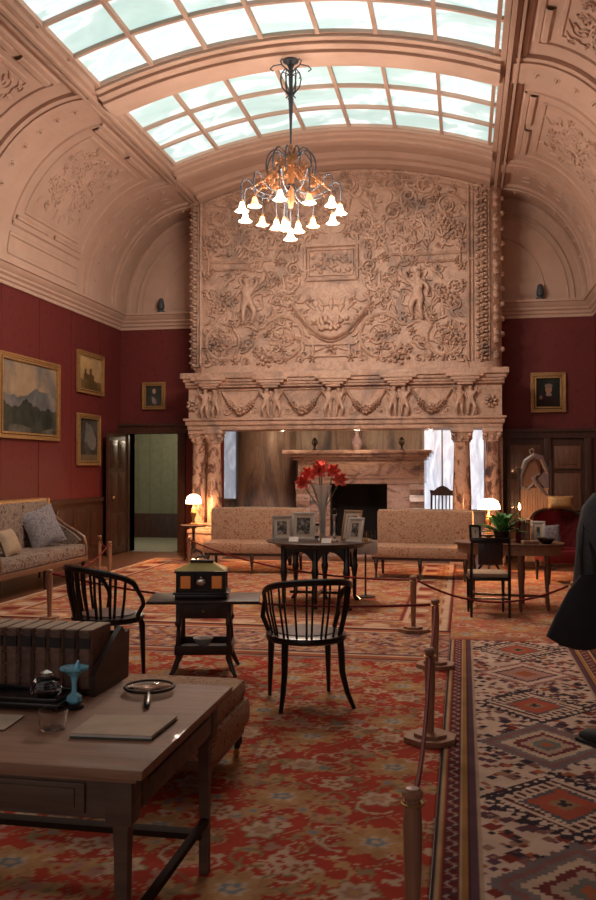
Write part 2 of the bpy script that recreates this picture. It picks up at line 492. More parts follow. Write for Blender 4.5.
# cove ribs, panels and arabesques
for sd in (-1, 1):
    S = coveS(sd); rb = Relief(S)
    tt = [i / 24 for i in range(25)]
    def rib(y, w, h):
        for dy, ww, hh in ((0, w, h), (-w / 2, .05, h * 1.6), (w / 2, .05, h * 1.6)):
            rb.bead([(y + dy, .03 + t * .95) for t in tt], ww, hh, 5)
    # rectangular band laid flat in S space
    def band(y0, y1, h):
        for t0, t1 in zip(tt[:-1], tt[1:]):
            vs = [rb.bm.verts.new(S(y, t, hh)) for y, t, hh in ((y0, t0, h), (y1, t0, h), (y1, t1, h), (y0, t1, h))]
            rb.bm.faces.new(vs)
            for y in (y0, y1):
                rb.bm.faces.new([rb.bm.verts.new(S(y, t, hh)) for t, hh in ((t0, -.01), (t1, -.01), (t1, h), (t0, h))])
    for y0, y1 in ((4.55, 5.05), (7.35, 8.05), (10.45, 11.15), (14.0, 14.5), (15.2, 15.5)):
        band(y0, y1, .05); band(y0 + .09, y1 - .09, .075)
    # rectangular panels on both sides of every rib and long ones in the bays
    for y0, y1 in ((5.25, 7.15), (8.25, 10.25), (11.35, 13.85)):
        for a, c_, w, h in ((.17, .21, .05, .035), (.84, .88, .05, .035)):
            pass
        rb.rect(y0 + .12, .2, y1 - .12, .90, .045, .035)
        rb.rect(y0 + .36, .27, y1 - .36, .80, .03, .025)
        rb.rect(y0 + .12, .05, y1 - .12, .14, .03, .03)
        k = (y0 + y1) / 2
        for ya, yb_ in ((y0 + .18, k - .1), (k + .1, y1 - .18)):
            rb.bead([(ya, .225), (yb_, .225)], .03, .05, 4); rb.bead([(ya, .865), (yb_, .865)], .05, .05, 4)
    # small rosettes on the ribs
    for yc in (4.8, 7.7, 10.8, 14.25, 15.35):
        pass
    rb.build('cove_rib', M['plaster'], ceil)
    # arabesque in each bay; S has unequal units, so wrap it in metric space
    L = 2.85
    ar = Relief(lambda y, w, h: S(y, w / L, h))
    for y0, y1 in ((5.25, 7.15), (8.25, 10.25), (11.35, 13.85)):
        yc = (y0 + y1) / 2; wc = .54 * L
        for m in (-1, 1):
            for k in (-1, 1):
                ar.acanthus(yc, wc, PI / 2 * k + m * .5 * -k * 0 - m * .55 * k, .75, .035, m * -k)
                ar.spiral(yc + m * .28, wc + k * .22, .19, 1.5, 0 if m > 0 else PI, k * m, .05, .035)
                ar.flower(yc + m * .28, wc + k * .22, .08, .04)
                ar.leaf(yc + m * .1, wc + k * .3, PI / 2 * k, .35, .1, .03, m * 1.2)
                ar.leaf(yc + m * .35, wc + k * .05, 0 if m > 0 else PI, .25, .08, .03, k * 1.5)
                ar.spiral(yc + m * .42, wc + k * .5, .12, 1.3, PI / 2, -k * m, .04, .03)
        ar.flower(yc, wc, .14, .06, 8)
        rr_ = random.Random(int(y0 * 10))
        for q in range(46):
            dy = rr_.uniform(.05, .72); dw = rr_.uniform(-.62, .62); a = rr_.random() * 6.28; cu = rr_.uniform(-2, 2); kk = rr_.random()
            for m in (-1, 1):
                aa = a if m > 0 else PI - a
                if kk < .6: ar.leaf(yc + m * dy, wc + dw, aa, .2, .06, .035, cu * m)
                elif kk < .85: ar.spiral(yc + m * dy, wc + dw, .08, 1.3, aa, m, .03, .035)
                else: ar.flower(yc + m * dy, wc + dw, .06, .04, 5)
    for yc in (4.8, 7.7, 10.8, 14.25, 15.35):
        for q in range(1, 9): ar.flower(yc, q * .31, .07, .11, 6)
    for yc in (14.75, 14.95):
        for q in range(6): ar.leaf(yc, .6 + q * .33, PI / 2, .2, .07, .03, (-1) ** q)
    ar.build('arabesque', M['plaster'], ceil)
    # end-wall arch mouldings on the lunette
    lun = MB()
    x0 = XL + .12 if sd < 0 else XR - .12; x1 = -4.72 if sd < 0 else .58
    for sc_, w in ((.98, .10), (.86, .05), (.80, .03), (.55, .03)):
        pts = [(x1 - (x1 - x0) * sc_ * math.cos(g), YB - .01, ZC1 + CB * (sc_ if sc_ > .6 else .62) * math.sin(g)) for g in [i * PI / 2 / 20 for i in range(21)]]
        lun.tube(pts, w / 2, 6)
    lun.build('lunette_arch', M['plaster'], ceil)

# rooflight bays
for i, (y0, y1) in enumerate(BAYS):
    ys = [y0 + (y1 - y0) * k / 3 for k in range(4)]
    cx = [SL + .05 + (SR - SL - .1) * k / 7 for k in range(8)]
    f = MB()
    for y in ys:
        pts = [(x, y, zs(x) + .01) for x in xs[0:29]]
        f.tube(pts, .034, 4)
    for x in cx:
        f.box((x - .024, y0, zs(x) - .02), (x + .024, y1, zs(x) + .04))
    w = struct(f.build('window_%d' % (i + 1), M['plaster'], None, 30))
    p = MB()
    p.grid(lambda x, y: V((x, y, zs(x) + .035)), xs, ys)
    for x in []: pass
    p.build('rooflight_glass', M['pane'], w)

# wainscot and door surround
ws = MB()
ws.box((XL, YF, 0), (XL + .04, 15.2, 1.0)); ws.box((XL, YF, 1.0), (XL + .08, 15.2, 1.07)); ws.box((XL, YF, 0), (XL + .06, 15.2, .16))
y = 8.6
while y < 15.1:
    ws.box((XL + .04, y, .22), (XL + .055, y + .55, .92), .008); ws.box((XL + .05, y + .07, .29), (XL + .065, y + .48, .85), .006); y += .66
struct(ws.build('trim_5', M['panel']))
ws = MB()
ws.box((XR - .04, YF, 0), (XR, YB, 1.0)); ws.box((XR - .08, YF, 1.0), (XR, YB, 1.07))
struct(ws.build('trim_6', M['panel']))
# rear left doorway: casing, corridor and leaf
cs = MB()
for x0, x1 in ((DL - .14, DL), (DR, DR + .14)): cs.box((x0, YB - .08, 0), (x1, YB + .25, DT + .02)); cs.box((x0 + .03, YB - .1, 0), (x1 - .03, YB - .07, DT))
cs.box((DL - .2, YB - .1, DT), (DR + .2, YB + .25, DT + .14)); cs.box((DL - .24, YB - .14, DT + .14), (DR + .24, YB, DT + .19))
door1 = struct(cs.build('door_1', M['panel']))
lf = MB().box((XL + .13, 15.02, .02), (XL + .18, 15.86, DT - .02))
for z0, z1 in ((.15, .75), (.85, 1.5), (1.6, 2.1)):
    for yy in (15.1, 15.48): lf.box((XL + .175, yy, z0), (XL + .195, yy + .3, z1), .008); lf.box((XL + .19, yy + .06, z0 + .07), (XL + .202, yy + .24, z1 - .07), .005)
lf.build('door_leaf', M['panel'], door1)
MB().ball((XL + .23, 15.12, 1.05), .03).build('door_handle', M['brass'], door1)
struct(MB().box((XL - 1.5, YB + .25, -.1), (-4.95, 19.4, 0)).build('floor_corridor', M['corridorfloor']))
cw = MB().box((XL - 1.5, 19.3, 0), (-4.9, 19.45, 3)).box((-5.05, YB + .25, 0), (-4.9, 19.3, 3)).box((XL - 1.6, YB + .25, 0), (XL - 1.5, 19.4, 3)).box((XL - 1.6, YB + .2, 2.7), (-4.9, 19.4, 2.8))
for k in range(8): cw.box((XL - .9 + k * .28, 19.285, 0), (XL - .88 + k * .28, 19.3, 2.7))
cwo = struct(cw.build('wall_corridor', M['corridor']))
struct(MB().box((XL - 1.5, 19.26, 0), (-5.0, 19.3, .55)).build('baseboard_corridor', M['panel']))
MB().lathe([(.12, 2.7), (.12, 2.66), (.10, 2.6), (.05, 2.56), (.001, 2.55)], (-6.0, 17.6, 0), 20).build('added_corridor_glow', M['lampshade'], cwo)  # unseen glowing disc, added to give the corridor fill light a body
light('corridor_fill_light', (-6.0, 17.6, 2.45), 45, (1, .86, .62), .1)  # added fill light that brightens the corridor
# panelled door and dado on the rear right
pb = MB()
pb.box((.62, YB - .04, 0), (XR, YB, 2.12)); pb.box((.62, YB - .1, 2.12), (XR, YB, 2.26)); pb.box((.62, YB - .14, 2.23), (XR, YB, 2.28))
for x0 in (.62, 1.38, 2.06): pb.box((x0, YB - .09, 0), (x0 + .12, YB - .03, 2.12), .01)
door2 = struct(pb.build('door_2', M['panel']))
lf = MB()
for x0, x1, z0, z1 in ((1.55, 2.0, 1.58, 1.98), (1.55, 2.0, .85, 1.5), (1.55, 2.0, .1, .78), (.8, 1.32, 1.5, 2.0), (.8, 1.32, .1, 1.4)):
    lf.box((x0, YB - .07, z0), (x1, YB - .03, z1), .012); lf.box((x0 + .07, YB - .085, z0 + .07), (x1 - .07, YB - .06, z1 - .07), .01)
lf.build('door_panel', M['midwood'], door2)

# ------------------------------------------------------------------ chimneypiece
BL, BR, BY = -4.79, .64, 15.0
RC = .34
chim = thing('marble_chimneypiece', 'colossal carved pink marble chimneypiece filling the end wall of the room up to the vault', 'chimneypiece', (CX, BY, 0))
def part(mb, name, mat, parent=None, smooth=30):
    o = mb.build(name, mat, parent or chim, smooth)
    if (parent or chim) is chim: o.matrix_parent_inverse = Matrix.Translation(-V(chim.location))
    return o
# overmantel body with rounded ends, running up into the barrel
def oS(u, v, h):
    if u < BL + RC:
        g = (BL + RC - u) / RC; g = min(g, PI / 2)
        d = V((-math.sin(g), -math.cos(g), 0)); return V((BL + RC, BY + RC, v)) + d * (RC + h)
    if u > BR - RC:
        g = (u - BR + RC) / RC; g = min(g, PI / 2)
        d = V((math.sin(g), -math.cos(g), 0)); return V((BR - RC, BY + RC, v)) + d * (RC + h)
    return V((u, BY - h, v))
b = MB()
us = [BL + RC - RC * PI / 2 * (1 - i / 8) for i in range(8)] + [BL + RC + (BR - BL - 2 * RC) * i / 24 for i in range(25)] + [BR - RC + RC * PI / 2 * (i + 1) / 8 for i in range(8)]
def top(u):
    uu = min(max(u, SL), SR); z = zs(uu) + .03
    return z if SL <= u <= SR else 6.45
b.grid(lambda u, t: oS(u, 3.25 + (top(u) - 3.25) * t, 0), us, [i / 6 for i in range(7)])
# sides back to the wall
b.box((BL, BY + RC, 2.4), (BR, YB + .02, 6.46))
part(b, 'overmantel', M['marble_red'])
# converting positions measured on the elevation drawing (57.4 units per metre)
def E(x, y): return (BL + (x - 190) / 57.4, 3.31 + (373 - y) / 54.4)
r = Relief(oS)
rf = Relief(oS)
mid = 336
def mirrored(fn):
    for m in (1, -1):
        fn(m, lambda x: mid + m * (x - mid))
def frame(x0, y0, x1, y1, w=.05, h=.05):
    a = E(x0, y0); c_ = E(x1, y1); rf.rect(a[0], a[1], c_[0], c_[1], w, h)
# tablet
frame(310, 257, 362, 289, .07, .07); frame(314, 261, 358, 285, .03, .05)
rnd = random.Random(3)
for i in range(40):
    x, y = rnd.uniform(317, 355), rnd.uniform(264, 282)
    r.blob(*E(x, y), .05, .045, (1, .8), rnd.random() * 3, 6)
# curved apron under the tablet with a fruit pile
apr = [E(296 + (376 - 296) * i / 16, 311 + 33 * math.sin(PI * i / 16)) for i in range(17)]
r.bead(apr, .075, .10); r.bead([(u, v - .07) for u, v in apr], .035, .06)
for i in range(34):
    a = rnd.random() * 6.28; q = rnd.random() ** .6
    r.blob(*E(mid + 22 * q * math.cos(a), 331 + 7 * q * math.sin(a)), .055, .11, n=7)
for k in range(5): r.leaf(*E(mid - 16 + k * 8, 318), PI / 2 + .5 - k * .25, .3, .09, .05, 1 - .5 * k)
frame(318, 350, 354, 361, .05, .06); r.flower(*E(mid, 355), .12, .09)
r.bead([E(316 + i * 4, 237 - 4 * math.sin(PI * i / 10)) for i in range(11)], .08, .09)
r.flower(*E(mid, 226), .17, .09, 8); r.flower(*E(mid, 205), .12, .07)
def side(m, X):
    e = lambda x, y: E(X(x), y)
    A = lambda a: a if m > 0 else PI - a
    # wreath circles
    for cx_, cy_, rr in ((386, 343, .37), (447, 346, .30)):
        c = e(cx_, cy_); pts = [(c[0] + rr * math.cos(g * PI / 16), c[1] + rr * math.sin(g * PI / 16)) for g in range(33)]
        k0 = 4 if cx_ < 400 else 12; r.bead((pts[k0:] + pts[:k0])[:27] if m > 0 else [(2 * c[0] - p[0], p[1]) for p in (pts[k0:] + pts[:k0])[:27]], .075, .06)
        r.spiral(c[0] - m * .05, c[1], rr * .62, 1.6, A(0), m, .06, .06); r.flower(c[0], c[1], rr * .3, .1, 7)
        for k in range(7): r.leaf(c[0], c[1], k * .9, rr * .75, .07, .05, 1.6 * m)
    # stepped panel outline and upper panel
    r.bead([e(400, 300), e(400, 282), e(404, 276), e(430, 276), e(456, 276), e(462, 282), e(462, 262)], .05, .06)
    r.bead([e(396, 268), e(430, 269), e(470, 268)], .06, .05)
    # stems
    r.acanthus(*e(408, 262), A(PI / 2 - .1), 1.0, .07, -m)
    r.acanthus(*e(446, 262), A(PI / 2 + .1), 1.1, .07, m)
    r.acanthus(*e(380, 262), A(PI / 2), .8, .06, m)
    r.acanthus(*e(372, 300), A(.2), .6, .06, -m)
    r.acanthus(*e(404, 320), A(-.6), .6, .06, m)
    r.acanthus(*e(434, 330), A(PI / 2), .7, .06, -m)
    for (x, y, q) in ((416, 246, .30), (398, 228, .2), (450, 225, .22), (430, 205, .18), (372, 240, .16), (374, 278, .14), (458, 300, .15), (412, 214, .12)):
        c = e(x, y); r.spiral(c[0], c[1], q, 1.7, A(rnd.random() * 6), m if q > .17 else -m, .07, .07); r.flower(c[0], c[1], q * .35, .09)
    for (x, y) in ((449, 308), (452, 346), (445, 240), (402, 362), (458, 250)):
        c = e(x, y)
        for k in range(14):
            a = k * 2.4; q = .022 * k ** .8; r.blob(c[0] + q * math.cos(a), c[1] + q * math.sin(a), .045, .09, n=6)
    # long upright leaves and candelabra
    for k in range(6): r.leaf(*e(431 + k * 1.5, 262 - k * 3), A(PI / 2 + .5 - k * .2), .75 - .05 * k, .09, .06, m * (.4 - .2 * k))
    for y in range(212, 366, 12): r.flower(*e(380 + 2 * math.sin(y), y), .07, .05, 5) if y < 300 else None
    # corner pilaster strips with fruit chains
    r.bead([e(470, 205), e(470, 368)], .05, .06); r.bead([e(474, 205), e(474, 368)], .03, .04)
    r.bead([e(489, 200), e(489, 368)], .03, .04)
    for y in range(196, 368, 7):
        r.flower(*e(481 + 2 * math.sin(y * .9), y), .11, .10, 6)
        r.leaf(*e(481, y), A(-1 + 2 * (y % 2)), .14, .06, .07, 1)
        if y % 3: r.blob(*e(497, y), .06, .06); r.leaf(*e(495, y), A(1.2), .14, .07, .05, -1)
        if y % 2: r.blob(*e(508, y), .06, .06)
mirrored(side)
# scattered acanthus filling the ground, same on both sides
rnd = random.Random(11)
for i in range(430):
    x = rnd.uniform(345, 466); y = rnd.uniform(184, 366); a = rnd.random() * 6.28; L_ = rnd.uniform(.14, .3); cu = rnd.uniform(-2.4, 2.4)
    if x < 366 and 250 < y < 300: continue
    k = rnd.random()
    for m in (1, -1):
        c = E(mid + m * (x - mid), y); aa = a if m > 0 else PI - a
        if k < .55: r.leaf(c[0], c[1], aa, L_, .07, .07, cu * m)
        elif k < .8: r.spiral(c[0], c[1], L_ * .35, 1.3, aa, m, .045, .065)
        else: r.flower(c[0], c[1], .08, .075, 5)
rf.bead([(u, top(u) - .18) for u in us if SL < u < SR], .07, .06); rf.bead([(u, top(u) - .30) for u in us if SL < u < SR], .04, .04)
part(r, 'scroll_carving', M['marble_red'])
part(rf, 'carved_frame', M['marble_red'])
def putto(h, pose):
    # standing child figure, height h
    s = h / 1.0
    P = lambda x, y, z: (x * s, y * s, z * s)
    sw = pose
    vs = [(P(0, 0, .46), .085 * s), (P(.0, -.01, .56), .08 * s), (P(0, 0, .68), .095 * s), (P(0, 0, .77), .04 * s), (P(.01 * sw, -.03, .87), .085 * s), (P(.01 * sw, -.03, .92), .07 * s),
          (P(-.07, 0, .42), .07 * s), (P(-.10 - .03 * sw, -.04, .24), .055 * s), (P(-.09, 0, .05), .032 * s), (P(-.10, -.07, .015), .028 * s),
          (P(.07, 0, .42), .07 * s), (P(.10 - .06 * sw, -.05, .24), .055 * s), (P(.08, .0, .05), .032 * s), (P(.09, -.07, .015), .028 * s),
          (P(-.12, 0, .71), .045 * s), (P(-.20, -.03, .62 + .15 * (sw > 0)), .036 * s), (P(-.22, -.07, .52 + .4 * (sw > 0)), .026 * s),
          (P(.12, 0, .71), .045 * s), (P(.20, -.03, .60 + .18 * (sw < 0)), .036 * s), (P(.20, -.08, .50 + .42 * (sw < 0)), .026 * s)]
    es = [(0, 1), (1, 2), (2, 3), (3, 4), (4, 5), (0, 6), (6, 7), (7, 8), (8, 9), (0, 10), (10, 11), (11, 12), (12, 13), (2, 14), (14, 15), (15, 16), (2, 17), (17, 18), (18, 19)]
    return skinned(vs, es, 1, 'carved_figure')
pA = putto(.62, 1); pB = putto(.62, -1)
pA.materials.clear(); pA.materials.append(M['marble_red']); pB.materials.clear(); pB.materials.append(M['marble_red'])
def figure(me, loc, sc=1, rz=0):
    o = bpy.data.objects.new('carved_figure', me); C.objects.link(o); o.parent = chim
    o.location = V(loc) - V(chim.location); o.scale = (sc,) * 3; o.rotation_euler = (0, 0, rz)
    return o
for m in (1, -1):
    c = E(mid + m * 85, 330); figure(pA if m > 0 else pB, (c[0], BY - .05, c[1]), 1.45)
# entablature
FY = 14.88
en = MB()
en.box((BL + .02, FY, 2.46), (BR - .02, 15.5, 3.12))                       # frieze ground
part(en, 'frieze', M['marble_red'])
en = MB()
for z0, z1, d in ((2.26, 2.34, .0), (2.34, 2.42, .03), (2.42, 2.46, .06), (3.0, 3.04, .03)): en.box((BL - d + .01, FY - .04 - d, z0), (BR + d - .01, 15.6, z1), .01)
part(en, 'architrave', M['marble_red'])
en = MB()
for z0, z1, d in ((3.04, 3.09, .02), (3.09, 3.15, .05), (3.15, 3.25, .09)): en.box((BL - d, FY - .08 - d, z0), (BR + d, 15.6, z1), .015)
part(en, 'shelf', M['marble_red'])
fr = Relief(lambda u, v, h: V((u, FY - h, v)))
brk = [-4.37, -3.27, -2.18, -1.08, .02]
for x in brk:
    fr.S = lambda u, v, h: V((u, FY - h, v))
    for k in (-1, 1):
        fr.leaf(x + k * .16, 2.95, -PI / 2 + k * .2, .35, .07, .05, -k)
for x0, x1 in zip(brk[:-1], brk[1:]):
    n = 20
    pts = [(x0 + .22 + (x1 - x0 - .44) * i / n, 2.92 - .34 * math.sin(PI * i / n)) for i in range(n + 1)]
    fr.bead(pts, .06, .07, 5)
    fr.bead([(x0 + .2, 2.95), (x1 - .2, 2.95)], .03, .03)
    for i in range(4, 17): fr.flower(pts[i][0], pts[i][1], .065, .1, 5)
    xm = (x0 + x1) / 2
    for k in range(10): fr.blob(xm + .1 * math.cos(k * 2.4) * (k / 10) ** .5, 2.6 + .06 * math.sin(k * 2.4), .04, .1, n=6)
    for k in (-1, 1): fr.spiral(xm + k * .25, 2.58, .07, 1.3, 0, k, .03, .03)
for x in (BL + .1, BR - .2): fr.flower(x, 2.7, .12, .08, 8)
part(fr, 'fruit_swag', M['marble_red'])
for i, x in enumerate(brk):
    bk = MB()   # flared console under the shelf
    for k, (w, z0, z1, d) in enumerate(((.13, 2.98, 3.02, .13), (.18, 3.02, 3.06, .15), (.24, 3.06, 3.11, .17), (.31, 3.11, 3.17, .19))): bk.box((x - w, FY - d, z0), (x + w, FY + .05, z1), .012)
    part(bk, 'console_bracket', M['marble_red'])
    figure(pA, (x - .085, FY - .06, 2.462), .9, .35); figure(pB, (x + .095, FY - .05, 2.462), .88, -.3)
# columns and piers
def column(x, y, r_, z0=.62):
    c = MB()
    zb = z0
    part(MB().lathe([(r_ * 1.0, zb), (r_ * 1.06, zb + .2), (r_ * 1.08, zb + .5), (r_ * .96, 1.6), (r_ * .88, 2.04)], (x, y, 0), 24), 'column_shaft', M['marble_shaft'])
    part(MB().lathe([(r_ * 1.35, zb - .12), (r_ * 1.35, zb - .07), (r_ * 1.15, zb - .05), (r_ * 1.28, zb - .02), (r_ * 1.1, zb + .01), (r_ * .9, zb + .01)], (x, y, 0), 24), 'column_base', M['marble_red'])
    part(MB().box((x - r_ * 1.4, y - r_ * 1.4, 0), (x + r_ * 1.4, y + r_ * 1.4, .12), .01).box((x - r_ * 1.22, y - r_ * 1.22, .12), (x + r_ * 1.22, y + r_ * 1.22, zb - .17), .01).box((x - r_ * 1.4, y - r_ * 1.4, zb - .17), (x + r_ * 1.4, y + r_ * 1.4, zb - .11), .01), 'pedestal', M['marble_red'])
    k = MB().lathe([(r_ * .9, 2.02), (r_ * 1.05, 2.04), (r_ * .92, 2.07), (r_ * 1.1, 2.16), (r_ * 1.3, 2.2)], (x, y, 0), 20).box((x - r_ * 1.3, y - r_ * 1.3, 2.19), (x + r_ * 1.3, y + r_ * 1.3, 2.26), .01)
    for q in range(4):
        a = PI / 4 + q * PI / 2; k.ball((x + r_ * 1.3 * math.cos(a), y + r_ * 1.3 * math.sin(a), 2.15), .045)
    for q in range(8): a = q * PI / 4; k.ball((x + r_ * 1.02 * math.cos(a), y + r_ * 1.02 * math.sin(a), 2.1), .03, (1, 1, 1.6))
    part(k, 'capital', M['marble_red'])
for x, rr in ((-4.32, .125), (-4.62, .12), (-.035, .145), (.46, .125)): column(x, 14.96 if rr > .122 else 15.02, rr)
pr_ = MB()
pr_.box((BL, 15.18, 0), (-4.5, YB, 2.3)); pr_.box((.36, 15.18, 0), (BR, YB, 2.3))
part(pr_, 'pier', M['marble_shaft'])
pr_ = MB().box((BL - .03, 15.0, 0), (-4.44, 15.2, .45), .01).box((.3, 15.0, 0), (BR + .03, 15.2, .45), .01)
part(pr_, 'pier_plinth', M['marble_red'])

# ------------------------------------------------------------------ inglenook behind the opening
IL, IR, IB = -4.95, .5, 17.45
struct(MB().box((IL - .1, YB, -.12), (IR + .1, IB + .1, .0)).build('floor_inglenook', M['floorwood']))
struct(MB().box((IL, 15.62, 2.36), (IR + .1, IB + .1, 2.5)).build('ceiling_inglenook', M['onyx_pale']))
iw = MB()
iw.box((-4.55, IB, 0), (-.78, IB + .1, 2.4)); iw.box((-.78, IB, 0), (IR + .1, IB + .1, .78))
iw.box((IL - .1, YB + .25, 0), (IL, IB + .1, 2.4)); iw.box((IR, YB + .25, 0), (IR + .1, IB + .1, 2.4)); iw.box((IL, IB, 0), (-4.55, IB + .1, .95))
struct(iw.build('wall_inglenook', M['onyx']))
# convex onyx wall left of the hearth
cv = MB()
cv.grid(lambda a, z: V((-3.95 + .62 * math.sin(a), 17.42 - .62 * math.cos(a) * .8, z)), [-PI / 2 + PI * i / 18 for i in range(19)], [0, 1.2, 2.38])
struct(cv.build('wall_inglenook_bow', M['onyx'], None))
w = MB()
for x in (-.78, -.42, .0, .46): w.box((x - .015, IB - .02, .78), (x + .015, IB + .04, 2.36))
w.box((-.8, IB - .03, .74), (IR, IB + .05, .79)); w.box((-.8, IB - .02, 2.33), (IR, IB + .04, 2.38))
win4 = struct(w.build('window_4', M['white']))
gm, nt, bb = nodes('draped_window_glass')
f_ = noise(nt, coord(nt, (2.2, 1, .6)), 2.0, 6, .65, 2.2)
nt.links.new(ramp(nt, f_, [(.3, (.28, .33, .42)), (.5, (.55, .60, .70)), (.65, (.95, .95, 1))]), bb.inputs['Emission Color']); bb.inputs['Emission Strength'].default_value = .85
MB().box((-.78, IB + .01, .79), (IR, IB + .02, 2.34)).build('window_glass', gm, win4)
w = struct(MB().box((IL - .02, IB - .02, .93), (-4.53, IB + .02, .97)).box((-4.57, IB - .02, .95), (-4.53, IB + .03, 2.37)).build('window_5', M['white']))
gm2 = gm.copy(); gm2.node_tree.nodes['Principled BSDF'].inputs['Emission Strength'].default_value = .38
MB().box((IL, IB + .01, .97), (-4.57, IB + .02, 2.37)).build('window_glass', gm2, w)
# inner fireplace
fp = thing('inner_fireplace', 'low veined marble fireplace with a wide shelf inside the inglenook', 'fireplace', (-1.95, 16.3, 0))
def fpart(mb, name, mat):
    o = mb.build(name, mat, fp); o.matrix_parent_inverse = Matrix.Translation(-V(fp.location)); return o
FX0, FX1 = -3.08, -.72
fpart(MB().box((FX0 - .28, 16.18, 1.86), (FX1 + .14, 17.4, 1.93), .012).box((FX0 - .2, 16.22, 1.80), (FX1 + .1, 17.4, 1.86), .012).box((FX0 - .1, 16.27, 1.74), (FX1 + .05, 17.4, 1.80), .01), 'mantel_shelf', M['onyx_pale'])
fpart(MB().box((FX0, 16.3, 1.30), (FX1, 17.4, 1.74), .01).box((FX0 + .1, 16.28, 1.40), (FX1 - .1, 16.3, 1.66), .008), 'lintel', M['onyx_pale'])
jm = MB().box((FX0, 16.32, 0), (-2.47, 17.4, 1.30), .01)
fpart(jm, 'jamb', M['onyx_pale'])
fpart(MB().box((-1.4, 16.32, 0), (-.98, 17.4, 1.30), .01), 'jamb', M['onyx_pale'])
for x in (FX0 - .02, FX1 - .26):
    c = MB().prism([(16.18, 1.3), (16.18, 1.2), (16.26, 1.1), (16.22, .98), (16.3, .86), (16.24, .7), (16.3, .1), (16.6, .1), (16.6, 1.3)], x, x + .26, 'YZ')
    fpart(c, 'corbel', M['onyx_pale'])
fpart(MB().box((-2.5, 17.1, 0), (-1.38, 17.2, 1.32)).box((-2.5, 16.45, 1.27), (-1.38, 17.2, 1.31)).box((-2.5, 16.35, 0), (-1.38, 17.2, .03)).box((-2.48, 16.4, 0), (-2.45, 17.2, 1.3)).box((-1.42, 16.4, 0), (-1.38, 17.2, 1.3)), 'firebox', M['soot'])
g = MB().box((-2.2, 16.62, .28), (-1.65, 16.64, .32))
for k in range(9): g.box((-2.2 + k * .066, 16.6, .08), (-2.18 + k * .066, 16.62, .42))
g.box((-2.2, 16.6, .1), (-1.65, 16.62, .12))
fpart(g, 'grate', M['bronze'])
hearth = MB().box((-3.2, 15.7, 0), (-.7, 16.3, .05), .01); fpart(hearth, 'hearthstone', M['onyx_pale'])
for k, (x, nm, lb) in enumerate(((-2.79, 'bronze_urn', 'small dark bronze urn at the left end of the inner fireplace shelf'), (-1.14, 'bronze_urn', 'small dark bronze urn at the right end of the inner fireplace shelf'))):
    t = thing(nm, lb, 'urn', (x, 16.5, 1.93), 0, 'urns on the inner fireplace shelf')
    MB().lathe([(.05, 0), (.05, .015), (.018, .03), (.02, .07), (.055, .12), (.06, .16), (.045, .2)], seg=16).build('body', M['bronze'], t)
    MB().lathe([(.045, .2), (.03, .225), (.01, .24), (.001, .25)], seg=14).build('lid', M['bronze'], t)
t = thing('porcelain_vase', 'mottled porcelain vase in the middle of the inner fireplace shelf', 'vase', (-1.98, 16.5, 1.93))
MB().lathe([(.05, 0), (.06, .02), (.1, .1), (.105, .17), (.06, .24), (.035, .3), (.035, .33)], seg=20).build('body', M['ceramic'], t)
MB().lathe([(.035, .33), (.055, .345), (.045, .365), (.01, .375)], seg=20).build('neck', M['ceramic'], t)
# soffit lamps in the inglenook
for x, y in ((-3.3, 16.0), (-1.9, 15.85), (-.6, 16.2)):
    t = thing('soffit_lamp', {-3.3: 'left of three small warm lamps under the inglenook ceiling', -1.9: 'middle of three small warm lamps under the inglenook ceiling', -.6: 'right of three small warm lamps under the inglenook ceiling'}[x], 'lamp', (x, y, 2.34), 0, 'soffit lamps')
    MB().lathe([(.06, .02), (.06, 0), (.045, -.02)], seg=16).build('fitting', M['brass'], t)
    MB().ball((0, 0, -.03), .035).build('bulb', M['bulb'], t)
    light('soffit_light', (0, 0, -.1), 9, (1, .66, .40), .04, t)

# ------------------------------------------------------------------ carpets
def paint_grid(name, x0, y0, x1, y1, step, z, col_fn, label, cat='rug', mat=None, th=.006):
    nx = max(2, int((x1 - x0) / step)); ny = max(2, int((y1 - y0) / step))
    X, Y = np.meshgrid(np.linspace(x0, x1, nx + 1), np.linspace(y0, y1, ny + 1), indexing='ij')
    col = col_fn(X, Y)
    n = (nx + 1) * (ny + 1)
    co = np.stack([X.ravel(), Y.ravel(), np.full(n, z)], 1)
    idx = np.arange(n).reshape(nx + 1, ny + 1)
    f = np.stack([idx[:-1, :-1].ravel(), idx[1:, :-1].ravel(), idx[1:, 1:].ravel(), idx[:-1, 1:].ravel()], 1)
    # skirt down to the floor
    ring = np.concatenate([idx[:, 0], idx[-1, 1:], idx[-2::-1, -1], idx[0, -2:0:-1]])
    lo = co[ring].copy(); lo[:, 2] = .0005 if z > .003 else 0
    co = np.concatenate([co, lo]); k = len(ring); li = n + np.arange(k)
    sk = np.stack([ring, li, np.roll(li, -1), np.roll(ring, -1)], 1)
    f = np.concatenate([f, sk])
    me = bpy.data.meshes.new(name)
    me.vertices.add(len(co)); me.vertices.foreach_set('co', co.ravel())
    me.loops.add(f.size); me.loops.foreach_set('vertex_index', f.ravel().astype(np.int32))
    me.polygons.add(len(f)); me.polygons.foreach_set('loop_start', np.arange(0, f.size, 4, dtype=np.int32)); me.polygons.foreach_set('loop_total', np.full(len(f), 4, dtype=np.int32))
    me.update(calc_edges=True)
    ca = me.color_attributes.new('Col', 'FLOAT_COLOR', 'POINT')
    c4 = np.ones((len(co), 4), dtype=np.float32); c4[:n, :3] = col.reshape(-1, 3); c4[n:, :3] = col.reshape(-1, 3)[ring]
    ca.data.foreach_set('color', c4.ravel())
    me.materials.append(mat or M['rugmat'])
    o = bpy.data.objects.new(name, me); C.objects.link(o)
    return tag(o, label, cat)
M['rugmat'] = vcol('woven_wool')
